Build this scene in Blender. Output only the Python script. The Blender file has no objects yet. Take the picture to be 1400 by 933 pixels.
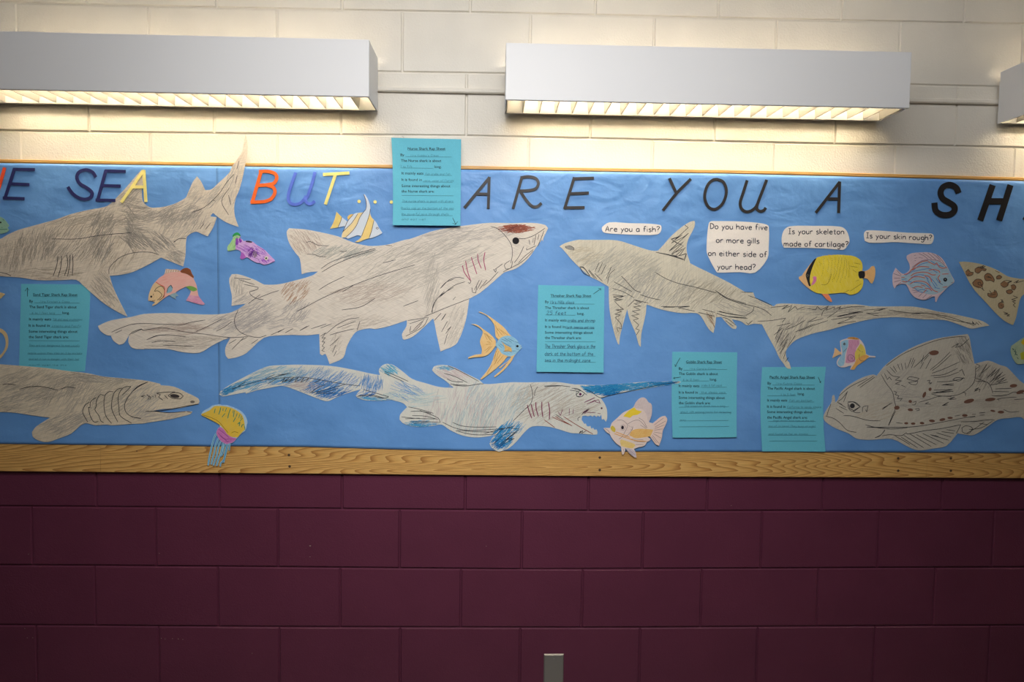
import bpy, math, random
from mathutils import Vector, Matrix, noise
from mathutils.geometry import delaunay_2d_cdt
C = bpy.context.scene.collection
rnd = random.Random(7)

# ------------------------------------------------------------------ camera
FPX, CX, CD, CZ = 1000.0, 1.5116, 2.4212, 0.6953 + 1.016
YAW, PIT, ROL = 0.0281, -0.0553, 0.0133
cy_, sy_, cp_, sp_ = math.cos(YAW), math.sin(YAW), math.cos(PIT), math.sin(PIT)
Rv = Vector((cy_, -sy_, 0)); Fh = Vector((sy_, cy_, 0))
Fv = Fh * cp_ + Vector((0, 0, sp_)); Uv = -Fh * sp_ + Vector((0, 0, cp_))
Rr = Rv * math.cos(ROL) + Uv * math.sin(ROL)
Ur = -Rv * math.sin(ROL) + Uv * math.cos(ROL)
CAM = Vector((CX, -CD, CZ))
cam = bpy.data.cameras.new('camera'); co = bpy.data.objects.new('camera', cam); C.objects.link(co)
cam.sensor_width = 36; cam.lens = 36 * FPX / 1400; cam.clip_start = 0.05
m = Matrix((Rr, Ur, -Fv)).transposed().to_4x4(); m.translation = CAM
co.matrix_world = m
bpy.context.scene.camera = co

# ------------------------------------------------------------------ world, added fill lights, exposure
w = bpy.data.worlds.new('world'); bpy.context.scene.world = w; w.use_nodes = True
w.node_tree.nodes['Background'].inputs[0].default_value = (0.8, 0.85, 1, 1)
w.node_tree.nodes['Background'].inputs[1].default_value = 0.05
vs = bpy.context.scene.view_settings
vs.view_transform = 'Standard'; vs.look = 'None'; vs.gamma = 1; vs.use_curve_mapping = False
vs.exposure = 0.0
def area(name, loc, sx, sy, power, col, aim=None):
    l = bpy.data.lights.new(name, 'AREA'); l.shape = 'RECTANGLE'; l.size = sx; l.size_y = sy
    l.energy = power; l.color = col
    o = bpy.data.objects.new(name, l); C.objects.link(o); o.location = loc
    if aim is not None:
        o.rotation_euler = (Vector(aim) - Vector(loc)).to_track_quat('-Z', 'Y').to_euler()
    return o
AMB = (1.0, 0.985, 0.97)
area('added_ambient_fill', (1.60, -1.35, 3.02), 2.9, 0.5, 37, AMB, (1.62, -0.35, 1.3))  # unseen lamp added as room ambient, placed so brightness falls off sideways
centre_fill = area('added_centre_fill', (1.5, -2.3, 3.02), 0.5, 0.4, 9.5, AMB, (1.42, 0, 1.45))  # unseen narrow lamp added to brighten the lower centre of the wall
centre_fill.data.spread = math.radians(68)
TUBE_STRENGTH = 52.0
TUBE_COL = (1.0, 0.85, 0.62)

# ------------------------------------------------------------------ helpers
def ray(px, py):
    return Fv + Rr * ((px - 700) / FPX) - Ur * ((py - 466.5) / FPX)
def W(px, py, off=0.0):
    """point of the wall-parallel plane y = -off that the photograph shows at px, py"""
    d = ray(px, py); t = (CD - off) / d.y
    p = CAM + d * t
    return p
def q(s, scale=35 / 6):
    """'@ox,oy[/scale] x,y x,y ...' -> list of photo pixels"""
    ox = oy = 0; out = []
    for t in s.split():
        if t[0] == '@':
            t = t[1:]
            if '/' in t: t, sc = t.split('/'); scale = float(sc)
            else: scale = 35 / 6
            ox, oy = map(float, t.split(','))
        else:
            x, y = map(float, t.split(',')); out.append((ox + x / scale, oy + y / scale))
    return out
def qs(s):
    """several polylines divided by ';', the last @ carries on"""
    out = []; head = ''
    for part in s.split(';'):
        part = part.strip()
        if not part: continue
        if part[0] != '@': part = head + ' ' + part
        for t in part.split():
            if t[0] == '@': head = t
        out.append(q(part))
    return out
def lin(c): return tuple(((v / 255) / 12.92 if v <= 10 else (((v / 255) + .055) / 1.055) ** 2.4) for v in c)
def smooth(pts, closed=True, n=3, corner=50):
    N = len(pts); out = []
    if N < 3: return list(pts)
    V = [Vector(p) for p in pts]
    def iscorner(i):
        if not closed and i in (0, N - 1): return True
        a = V[i] - V[i - 1]; b = V[(i + 1) % N] - V[i]
        if a.length < 1e-6 or b.length < 1e-6: return True
        return a.angle(b) > math.radians(corner)
    cn = [iscorner(i) for i in range(N)]
    for i in range(N if closed else N - 1):
        p0, p1, p2, p3 = V[i - 1], V[i], V[(i + 1) % N], V[(i + 2) % N]
        d = p2 - p1
        def tan(a, b, c):
            l1 = (b - a).length; l2 = (c - b).length
            return (c - a) / max(l1 + l2, 1e-6) * d.length
        t1 = d if cn[i] else tan(p0, p1, p2)
        t2 = d if cn[(i + 1) % N] else tan(p1, p2, p3)
        for k in range(n):
            t = k / n; t_2 = t * t; t_3 = t_2 * t
            out.append(tuple((2*t_3-3*t_2+1)*p1 + (t_3-2*t_2+t)*t1 + (-2*t_3+3*t_2)*p2 + (t_3-t_2)*t2))
    if not closed: out.append(tuple(V[-1]))
    return out
def inside(p, poly):
    x, y = p; c = False; j = len(poly) - 1
    for i in range(len(poly)):
        xi, yi = poly[i]; xj, yj = poly[j]
        if (yi > y) != (yj > y) and x < (xj - xi) * (y - yi) / (yj - yi) + xi: c = not c
        j = i
    return c
def tag(o, label=None, cat=None, group=None, kind=None):
    if label: o['label'] = label
    if cat: o['category'] = cat
    if group: o['group'] = group
    if kind: o['kind'] = kind
    return o
def link(name, me, mat=None, parent=None):
    o = bpy.data.objects.new(name, me); C.objects.link(o)
    if mat is not None: me.materials.append(mat)
    if parent is not None:
        o.parent = parent
    return o
def empty(name, loc):
    o = bpy.data.objects.new(name, None); C.objects.link(o); o.location = loc
    o.empty_display_size = .05
    return o
class MB:
    def __init__(s, origin=(0, 0, 0)): s.v = []; s.f = []; s.c = []; s.o = Vector(origin)
    def add(s, vs, fs, col=None):
        n = len(s.v); s.v += [Vector(v) - s.o for v in vs]; s.f += [tuple(i + n for i in f) for f in fs]
        s.c += [col] * len(fs)
    def box(s, a, b, col=None):
        x0, y0, z0 = a; x1, y1, z1 = b
        s.add([(x0,y0,z0),(x1,y0,z0),(x1,y1,z0),(x0,y1,z0),(x0,y0,z1),(x1,y0,z1),(x1,y1,z1),(x0,y1,z1)],
              [(0,3,2,1),(4,5,6,7),(0,1,5,4),(1,2,6,5),(2,3,7,6),(3,0,4,7)], col)
    def cyl(s, a, b, r, n=16, col=None):
        a = Vector(a); b = Vector(b); d = (b - a).normalized()
        u = d.orthogonal().normalized(); v = d.cross(u)
        vs = []
        for p in (a, b):
            for i in range(n):
                t = 2 * math.pi * i / n; vs.append(p + u * math.cos(t) * r + v * math.sin(t) * r)
        s.add(vs, [(i, (i+1) % n, n + (i+1) % n, n + i) for i in range(n)] + [tuple(range(n))[::-1], tuple(range(n, 2*n))], col)
    def build(s, name, mat, parent=None, sm=False):
        me = bpy.data.meshes.new(name); me.from_pydata([tuple(v) for v in s.v], [], s.f); me.update()
        if any(c is not None for c in s.c):
            ca = me.color_attributes.new('Col', 'FLOAT_COLOR', 'CORNER'); dat = []
            for p, c in zip(me.polygons, s.c):
                dat += (list(c or (1, 1, 1)) + [1.0]) * p.loop_total
            ca.data.foreach_set('color', dat)
        if sm:
            me.polygons.foreach_set('use_smooth', [True] * len(me.polygons))
        return link(name, me, mat, parent)

# ------------------------------------------------------------------ materials
def mat(name, col=(1,1,1), rough=.6, metal=0, spec=.5):
    m_ = bpy.data.materials.new(name); m_.use_nodes = True
    b = m_.node_tree.nodes['Principled BSDF']
    b.inputs['Base Color'].default_value = (*col, 1); b.inputs['Roughness'].default_value = rough
    b.inputs['Metallic'].default_value = metal; b.inputs['Specular IOR Level'].default_value = spec
    return m_, m_.node_tree, b
def N(nt, t, **kw):
    n = nt.nodes.new(t)
    for k, v in kw.items():
        if k.startswith('i_'): n.inputs[k[2:].replace('_', ' ')].default_value = v
        else: setattr(n, k, v)
    return n
def coord(nt, scale=(1,1,1), rot=(0,0,0), loc=(0,0,0), world=False):
    if world:
        g = N(nt, 'ShaderNodeNewGeometry'); out = g.outputs['Position']
    else: out = N(nt, 'ShaderNodeTexCoord').outputs['Object']
    mp = N(nt, 'ShaderNodeMapping'); mp.inputs['Scale'].default_value = scale
    mp.inputs['Rotation'].default_value = rot; mp.inputs['Location'].default_value = loc
    mp.vector_type = 'POINT'
    nt.links.new(out, mp.inputs[0]); return mp.outputs[0]
def noise_n(nt, vec, scale, detail=2, rough=.5, dist=0):
    n = N(nt, 'ShaderNodeTexNoise'); n.inputs['Scale'].default_value = scale; n.inputs['Detail'].default_value = detail
    n.inputs['Roughness'].default_value = rough; n.inputs['Distortion'].default_value = dist
    nt.links.new(vec, n.inputs['Vector']); return n.outputs['Fac']
def ramp(nt, fac, stops):
    r = N(nt, 'ShaderNodeValToRGB'); e = r.color_ramp.elements
    while len(e) < len(stops): e.new(.5)
    for i, (p, c) in enumerate(stops): e[i].position = p; e[i].color = (*c, 1) if len(c) == 3 else c
    nt.links.new(fac, r.inputs[0]); return r.outputs[0]
def mix(nt, fac, a, b, mode='MIX'):
    x = N(nt, 'ShaderNodeMix', data_type='RGBA', blend_type=mode)
    for s, v in (('Factor', fac), ('A', a), ('B', b)):
        i = [k for k in x.inputs if k.name == s and (k.type == ('VALUE' if s == 'Factor' else 'RGBA'))][0]
        if hasattr(v, 'node'): nt.links.new(v, i)
        else: i.default_value = v if s == 'Factor' else (*v, 1)
    return [k for k in x.outputs if k.type == 'RGBA'][0]
def bump(nt, b, h, strength=.3, dist=.001):
    n = N(nt, 'ShaderNodeBump'); n.inputs['Strength'].default_value = strength; n.inputs['Distance'].default_value = dist
    nt.links.new(h, n.inputs['Height']); nt.links.new(n.outputs[0], b.inputs['Normal'])
    return n
def block_paint(name, col, rough, pits, spec=.5):
    m_, nt, b = mat(name, col, rough, spec=spec)
    v = coord(nt, world=True)
    n1 = noise_n(nt, v, 170, 3, .55); n2 = noise_n(nt, v, 45, 2); n3 = noise_n(nt, v, 5, 2)
    c = ramp(nt, n3, [(.3, tuple(k * .94 for k in col)), (.7, tuple(min(1, k * 1.05) for k in col))])
    nt.links.new(c, b.inputs['Base Color'])
    a = N(nt, 'ShaderNodeMath', operation='MULTIPLY_ADD'); a.inputs[1].default_value = .5
    nt.links.new(n2, a.inputs[0]); nt.links.new(n1, a.inputs[2])
    bump(nt, b, a.outputs[0], pits, .0022)
    return m_
M = {}
M['cream'] = block_paint('cream_wall_paint', (.80, .755, .67), .5, .5)
M['maroon'] = block_paint('maroon_wall_paint', (.130, .028, .060), .40, .35)
M['white_metal'] = mat('white_enamel', (.76, .76, .77), .45)[0]
M['louver'] = mat('louver_white', (.52, .51, .47), .35)[0]
M['blade'] = mat('louver_blade_white', (.34, .32, .28), .4)[0]
M['steel'], nt, b = mat('brushed_steel', (.42, .41, .39), .42, .75)
bump(nt, b, noise_n(nt, coord(nt, (400, 400, 6)), 1, 2), .1, .0003)
M['screw'] = mat('plug_brown', (.10, .06, .03), .5)[0]
M['ceiling'], nt, b = mat('ceiling_tile', (.78, .77, .74), .8)
bump(nt, b, noise_n(nt, coord(nt), 120), .3, .002)
M['room'] = mat('room_wall_paint', (.36, .34, .31), .7)[0]
M['floor'], nt, b = mat('vinyl_floor', (.38, .35, .31), .4)
nt.links.new(ramp(nt, noise_n(nt, coord(nt), 25, 3), [(.35, (.19, .17, .15)), (.65, (.25, .23, .20))]), b.inputs['Base Color'])
# oak
M['oak'], nt, b = mat('oak_rail', (.4, .2, .06), .45)
c0 = W(690, 641, .02)
vw = coord(nt, (1, 1, 1), (0, 0, 0), (-c0.x, 0, -c0.z), world=True)
sc = N(nt, 'ShaderNodeMapping'); sc.inputs['Scale'].default_value = (.075, 0, 1); nt.links.new(vw, sc.inputs[0])
wob = N(nt, 'ShaderNodeTexNoise'); wob.inputs['Scale'].default_value = 9; wob.inputs['Detail'].default_value = 2
nt.links.new(sc.outputs[0], wob.inputs['Vector'])
wa = N(nt, 'ShaderNodeVectorMath', operation='MULTIPLY_ADD'); wa.inputs[1].default_value = (.16, 0, .05)
nt.links.new(wob.outputs['Color'], wa.inputs[0]); nt.links.new(sc.outputs[0], wa.inputs[2])
ctr = N(nt, 'ShaderNodeVectorMath', operation='ADD'); ctr.inputs[1].default_value = (-.08, 0, -.025); nt.links.new(wa.outputs[0], ctr.inputs[0])
wv = N(nt, 'ShaderNodeTexWave', wave_type='RINGS', rings_direction='Y', wave_profile='SAW')
wv.inputs['Scale'].default_value = 60; wv.inputs['Distortion'].default_value = .8; wv.inputs['Detail'].default_value = 2
wv.inputs['Detail Scale'].default_value = 2.0; wv.inputs['Detail Roughness'].default_value = .6
nt.links.new(ctr.outputs[0], wv.inputs[0])
fib = noise_n(nt, coord(nt, (12, 1, 520), world=True), 1, 3, .7)
base = ramp(nt, wv.outputs[1], [(0, lin((236, 192, 118))), (.6, lin((226, 176, 102))), (1, lin((172, 116, 56)))])
col = mix(nt, fib, base, lin((120, 76, 34)), 'MIX')
col = mix(nt, ramp(nt, fib, [(.42, (0, 0, 0)), (.7, (.65, .65, .65))]), base, lin((156, 108, 58)))
nt.links.new(col, b.inputs['Base Color']); bump(nt, b, fib, .25, .0006)
# blue backing paper
M['blue'], nt, b = mat('blue_backing_paper', lin((92, 146, 214)), .5, spec=.6)
v = coord(nt, world=True)
cr = noise_n(nt, v, 5, 2, .5, .3); fine = noise_n(nt, v, 22, 3, .6, .2); grit = noise_n(nt, v, 500, 2)
nt.links.new(ramp(nt, cr, [(.3, lin((95, 149, 211))), (.7, lin((107, 161, 224)))]), b.inputs['Base Color'])
a = N(nt, 'ShaderNodeMath', operation='MULTIPLY_ADD'); a.inputs[1].default_value = .18
nt.links.new(fine, a.inputs[0]); nt.links.new(cr, a.inputs[2])
a2 = N(nt, 'ShaderNodeMath', operation='MULTIPLY_ADD'); a2.inputs[1].default_value = .012
nt.links.new(grit, a2.inputs[0]); nt.links.new(a.outputs[0], a2.inputs[2])
zz = N(nt, 'ShaderNodeSeparateXYZ'); nt.links.new(v, zz.inputs[0])
zr = N(nt, 'ShaderNodeMapRange'); zr.inputs[1].default_value = 1.72; zr.inputs[2].default_value = 2.1; zr.inputs[3].default_value = .15; zr.inputs[4].default_value = 1.0
nt.links.new(zz.outputs[2], zr.inputs[0])
fold = noise_n(nt, coord(nt, (1, 1, 1.5), (0, .5, 0), world=True), 9, 2.5, .5, .6)
a3 = N(nt, 'ShaderNodeMath', operation='MULTIPLY'); nt.links.new(fold, a3.inputs[0]); nt.links.new(zr.outputs[0], a3.inputs[1])
a4 = N(nt, 'ShaderNodeMath', operation='MULTIPLY_ADD'); a4.inputs[1].default_value = .8
nt.links.new(a3.outputs[0], a4.inputs[0]); nt.links.new(a2.outputs[0], a4.inputs[2])
bump(nt, b, a4.outputs[0], .6, .014)
b.inputs['Sheen Weight'].default_value = .25; b.inputs['Sheen Roughness'].default_value = .4
def plain_paper(name, col, rough=.7):
    m_, nt, b = mat(name, col, rough, spec=.3)
    v = coord(nt); g = noise_n(nt, v, 300, 3)
    nt.links.new(ramp(nt, g, [(.3, tuple(k * .96 for k in col)), (.7, tuple(min(k * 1.03, 1) for k in col))]), b.inputs['Base Color'])
    bump(nt, b, noise_n(nt, v, 14, 2), .15, .004)
    return m_
M['aqua'] = plain_paper('aqua_copy_paper', lin((104, 192, 214)))
M['white_paper'] = plain_paper('white_card', lin((242, 234, 226)))
_pc = {}
def pencil(paper, tone, ang=0, amt=.6, scale=1.0, tone2=None):
    """coloured-pencil hatching over paper; colours are sRGB 0-255"""
    key = (paper, tone, ang, amt, scale, tone2)
    if key in _pc: return _pc[key]
    m_, nt, b = mat('pencil_drawing', lin(paper), .72, spec=.25)
    r = math.radians(ang)
    v0 = coord(nt, rot=(0, r, 0)); 
    s1 = N(nt, 'ShaderNodeMapping'); s1.inputs['Scale'].default_value = (28 * scale, 1, 620 * scale); nt.links.new(v0, s1.inputs[0])
    h1 = noise_n(nt, s1.outputs[0], 1, 3, .65, .3)
    v1 = coord(nt, rot=(0, r + .9, 0))
    s2 = N(nt, 'ShaderNodeMapping'); s2.inputs['Scale'].default_value = (24 * scale, 1, 420 * scale); nt.links.new(v1, s2.inputs[0])
    h2 = noise_n(nt, s2.outputs[0], 1, 2, .6, .3)
    pt = noise_n(nt, coord(nt), 16 * scale, 3, .6)
    f1 = ramp(nt, h1, [(.38, (0,0,0)), (.68, (amt, amt, amt))]); f2 = ramp(nt, h2, [(.45, (0,0,0)), (.75, (amt*.6,)*3)])
    f3 = ramp(nt, pt, [(.35, (.35,)*3), (.7, (1,1,1))])
    ff = mix(nt, 1.0, f1, f3, 'MULTIPLY')
    c = mix(nt, ff, lin(paper), lin(tone)); c = mix(nt, f2, c, lin(tone2 or tone))
    nt.links.new(c, b.inputs['Base Color']); _pc[key] = m_
    return m_
M['ink'], nt, b = mat('drawn_lines', (0,0,0), .6, spec=.2)
ca = N(nt, 'ShaderNodeVertexColor'); ca.layer_name = 'Col'; nt.links.new(ca.outputs[0], b.inputs['Base Color'])
M['print'] = mat('black_print', (.012, .02, .03), .6, spec=.2)[0]
def flat(name, rgb, rough=.6, spec=.4):
    k = 'flat_' + name
    if k not in M:
        m_, nt, b = mat(name, lin(rgb), rough, spec=spec)
        g = noise_n(nt, coord(nt), 60, 3); c = lin(rgb)
        nt.links.new(ramp(nt, g, [(.3, tuple(x * .9 for x in c)), (.7, tuple(min(1, x * 1.08) for x in c))]), b.inputs['Base Color'])
        M[k] = m_
    return M[k]

# ------------------------------------------------------------------ wall of painted concrete blocks
H = .2032; R0 = 1.016; CEIL = R0 + 10 * H
XL, XR = -2.0, 5.2
rows_px = {8:[(0,3),(350,11.5),(700,18),(1050,26),(1400,33)], 7:[(525,98.5),(690,100.5),(1250,116),(1364,119)],
 6:[(0,178.7),(350,183),(700,186.7),(1050,195),(1400,202)], 0:[(0,692.5),(450,696.2),(850,699.5),(1250,698.5),(1400,698)],
 -1:[(0,773),(350,775.5),(700,779),(1000,778),(1400,776)], -2:[(0,855),(400,858),(850,859),(1200,856.5),(1400,855.5)]}
rows_w = {r: [(W(x, y).x, W(x, y).z) for x, y in p] for r, p in rows_px.items()}
def rowz(r, X):
    if r in rows_w:
        p = rows_w[r]
        if X <= p[0][0]: return p[0][1]
        if X >= p[-1][0]: return p[-1][1]
        for (a, za), (b_, zb) in zip(p, p[1:]):
            if a <= X <= b_: return za + (zb - za) * (X - a) / (b_ - a)
    return R0 + r * H
vj = {8:[(119,296,467.5,643,814,982.5,1151,1319),8], 7:[(24,204,379,550,725,894,1061,1230,1397),60], 6:[(121,292.5,466,637.5,807.5,977.5,1142.5,1307.5),155],
 5:[(30,205.5,379,550,722.5,892,1057,1223,1387),210], -0:[(131.5,300,467.5,636,804.5,967,1125,1287.6),675], -1:[(44,213,380,546.3,713.5,878.8,1041,1201,1358),737],
 -2:[(130,298,465,630,796,958.5,1118,1277),818], -3:[(50,217,382,547,711,874.6,1035,1195,1352),895]}
wall = MB(); wall.box((XL, .0055, 0), (XR, .2, CEIL))
wall_o = tag(wall.build('wall_back', M['cream']), kind='structure')
pm = MB(); pm.box((XL, .0050, 0), (XR, .0060, R0 + 2.5 * H)); pm.build('maroon_joints', M['maroon'], wall_o)
BV = .0028
for r in range(-5, 10):
    if r in vj:
        xs = [W(x, vj[r][1]).x for x in vj[r][0]]
    else:
        xs = [(i + (.5 if r % 2 == 0 else 0)) * 2 * H for i in range(9)]
    xs = sorted(xs)
    while xs[0] > XL + .1: xs.insert(0, xs[0] - 2 * H)
    while xs[-1] < XR - .1: xs.append(xs[-1] + 2 * H)
    for a, b_ in zip(xs, xs[1:]):
        a_, c_ = max(a, XL), min(b_, XR)
        if c_ - a_ < .03: continue
        g = .0022; x0, x1 = a_ + g, c_ - g
        zs = [(x0, rowz(r, x0) + g), (x1, rowz(r, x1) + g), (x1, rowz(r + 1, x1) - g), (x0, rowz(r + 1, x0) - g)]
        dy = rnd.uniform(-.0006, .0006)
        cxm = (x0 + x1) / 2; czm = zs[0][1]
        mb = MB((cxm, 0, czm))
        inn = [(zs[0][0] + BV, zs[0][1] + BV), (zs[1][0] - BV, zs[1][1] + BV), (zs[2][0] - BV, zs[2][1] - BV), (zs[3][0] + BV, zs[3][1] - BV)]
        vs_ = [(x, dy, z) for x, z in inn] + [(x, .0042, z) for x, z in zs] + [(x, .02, z) for x, z in zs]
        fs_ = [(0, 1, 2, 3)] + [(4 + i, 4 + (i + 1) % 4, (i + 1) % 4, i) for i in range(4)] + [(8 + i, 8 + (i + 1) % 4, 4 + (i + 1) % 4, 4 + i) for i in range(4)]
        mb.add(vs_, fs_)
        bo = mb.build('block', M['maroon'] if r < 2 else M['cream'], wall_o); bo.location = (cxm, 0, czm)
# pale chips in the maroon paint
ch = MB()
for x, y, s in [(424,747,1.6),(424,762,.8),(218,757,.9),(665,747.5,1.1),(39,758,.8),(221,873,1.2),(226,874,1),(236,874,1),(244,874,1),(250,874.5,.9),(37,873,1),(45,872.5,.9),(34,860,.8),(345,894,.8),(1000,692,.9),(867,937,1)]:
    for k in range(3):
        xx = x + rnd.uniform(-.6, .6); yy = y + rnd.uniform(-.5, .5)
        p = W(xx, yy, .0009); r_ = s * .0011
        n = 6; ch.add([(p.x + r_ * math.cos(t) * rnd.uniform(.5, 1.1), p.y, p.z + r_ * math.sin(t) * rnd.uniform(.4, 1)) for t in [2*math.pi*i/n for i in range(n)]], [tuple(range(n))])
tag(ch.build('paint_chip', flat('chip', (190, 180, 160)), wall_o), kind='stuff')
for nm, a, b_, mt in [('floor', (XL, -5, -.1), (XR, .2, 0), 'floor'), ('ceiling', (XL, -5, CEIL), (XR, .2, CEIL + .1), 'ceiling'),
                      ('wall_left', (XL - .1, -5, 0), (XL, .2, CEIL), 'room'), ('wall_right', (XR, -5, 0), (XR + .1, .2, CEIL), 'room'),
                      ('wall_front', (XL, -5.1, 0), (XR, -5, CEIL), 'room')]:
    s = MB(); s.box(a, b_); tag(s.build(nm, M[mt]), kind='structure')

# ------------------------------------------------------------------ bulletin board
PL = .0125                                   # front plane of board and rails
def zat(px, py, off=PL): return W(px, py, off)
board = empty('bulletin_board', (1.5, 0, zat(700, 640).z))
tag(board, 'long oak framed bulletin board fixed across the cream and maroon block wall', 'notice board')
BO = Vector(board.location)
BXL, BXR = -1.75, 4.9
def seg_rail(name, x0, x1, ptop, pbot, parent, yb=0.0, yf=PL, n=10, bev=.002):
    """rail whose edges follow the traced lines ptop/pbot [(px,py)...]"""
    def ln(p):
        wp = [zat(*k) for k in p]
        def f(X):
            if X <= wp[0].x: a, b_ = wp[0], wp[1]
            elif X >= wp[-1].x: a, b_ = wp[-2], wp[-1]
            else:
                for a, b_ in zip(wp, wp[1:]):
                    if a.x <= X <= b_.x: break
            return a.z + (b_.z - a.z) * (X - a.x) / (b_.x - a.x)
        return f
    ft, fb = ln(ptop), ln(pbot); mb = MB(BO); n = max(2, int((x1 - x0) / .25))
    sec = []
    for i in range(n + 1):
        X = x0 + (x1 - x0) * i / n; t, b0 = ft(X), fb(X)
        sec.append([(X, -yb, t), (X, -yf + bev, t), (X, -yf, t - bev), (X, -yf, b0 + bev), (X, -yf + bev, b0), (X, -yb, b0)])
    vs_ = [v for s in sec for v in s]; fs_ = []
    for i in range(n):
        for k in range(6):
            a = i * 6 + k; b_ = i * 6 + (k + 1) % 6; fs_.append((a, b_, b_ + 6, a + 6))
    fs_ += [tuple(range(6))[::-1], tuple(range(n * 6, n * 6 + 6))]
    mb.add(vs_, fs_); return mb.build(name, M['oak'], parent)
TOP = [(0,217.7),(240,221.2),(420,223.8),(620,226.4),(820,229.6),(1020,232.8),(1220,237.8),(1400,242.6)]
BOT = [(0,645),(450,648.6),(850,652.2),(1250,653.6),(1400,654.6)]
TOPB = [(x, y + 4.8) for x, y in TOP]; BOTT = [(x, y - 46) for x, y in BOT]
for x0, x1 in ((BXL, zat(876, 232).x), (zat(876.6, 232).x, BXR)):
    seg_rail('frame_rail', x0, x1, TOP, TOPB, board)
rl = []
for x0, x1 in ((BXL, zat(137, 630).x), (zat(137.4, 630).x, zat(1267, 640).x), (zat(1267.4, 640).x, BXR)):
    rl.append(seg_rail('frame_rail', x0, x1, BOTT, BOT, board))
for x, y in [(395,622.5),(396,638),(820,626),(820,643),(1228,627),(1228,644),(1300,627),(1300,644),(187,617)]:
    p = zat(x, y); r_ = .0045 if x != 187 else .0022
    pr = rl[0] if x < 137 else (rl[1] if x < 1267 else rl[2])
    s = MB(BO); s.cyl((p.x, -PL - .0002, p.z), (p.x, -PL + .004, p.z), r_, 12)
    s.cyl((p.x, -PL - .0003, p.z), (p.x, -PL, p.z), r_ * .45, 8)
    s.build('screw_plug', M['screw'], pr)
s = MB(BO); s.box((BXL, -PL + .001, zat(0, 640).z + .03), (BXR, -.001, zat(700, 232).z - .01)); s.build('backing_panel', flat('tack_panel', (150, 120, 90)), board)

# paper relief shared by the backing paper and everything pinned on it
TOPZ = zat(700, 229).z
def D(X, Z):
    t = max(0, min(1, (Z - (TOPZ - .42)) / .42))
    amp = .0010 + .0065 * t ** 1.3
    n1 = noise.noise(Vector((X * 4.2, Z * 6.5, 3.1))); n2 = noise.noise(Vector((X * 11 + 5 * n1, Z * 9, 9.7)))
    v = .5 + .5 * (n1 * .7 + n2 * .4)
    return max(0, v) * amp
def bluesheet(x0, x1, off, extra_t, name, label):
    mb = MB(); nx = int((x1 - x0) / .01); nz = 100
    org = Vector(((x0 + x1) / 2, -off, zat(700, 620).z)); mb = MB(org)
    tp = [(x, y + 5.4) for x, y in TOP]
    bt = [(0,607.3),(240,609.8),(298,611),(302,610.2),(420,611.3),(540,614.8),(620,616.6),(780,617.4),(1000,618),(1200,618.8),(1400,620)]
    def ln(p, o):
        wp = [W(*k, o) for k in p]
        def f(X):
            if X <= wp[0].x: return wp[0].z
            if X >= wp[-1].x: return wp[-1].z + (X - wp[-1].x) * -.001
            for a, b_ in zip(wp, wp[1:]):
                if a.x <= X <= b_.x: return a.z + (b_.z - a.z) * (X - a.x) / (b_.x - a.x)
        return f
    ft, fb = ln(tp, off), ln(bt, off); vs_ = []; fs_ = []
    for i in range(nx + 1):
        X = x0 + (x1 - x0) * i / nx; t, b0 = ft(X), fb(X)
        for k in range(nz + 1):
            Z = b0 + (t - b0) * k / nz
            edge = 1 if k < nz else .3
            vs_.append((X, -off - D(X, Z) * edge, Z))
    for i in range(nx):
        for k in range(nz):
            a = i * (nz + 1) + k; fs_.append((a, a + nz + 1, a + nz + 2, a + 1))
    mb.add(vs_, fs_); o = mb.build(name, M['blue'], sm=True); o.location = org
    md = o.modifiers.new('thickness', 'SOLIDIFY'); md.thickness = .0003; md.offset = -1
    tag(o, label, 'backing paper')
XS = W(298, 420, PL).x
OFF0 = PL + .0006
bluesheet(-1.70, XS + .01, OFF0, 0, 'backing_paper', 'blue backing paper sheet left of the vertical seam, behind the sand tiger shark')
bluesheet(XS, 4.85, OFF0 + .0005, 0, 'backing_paper', 'long blue backing paper sheet right of the seam, behind the words ARE YOU A')
LB = OFF0 + .0005

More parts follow.
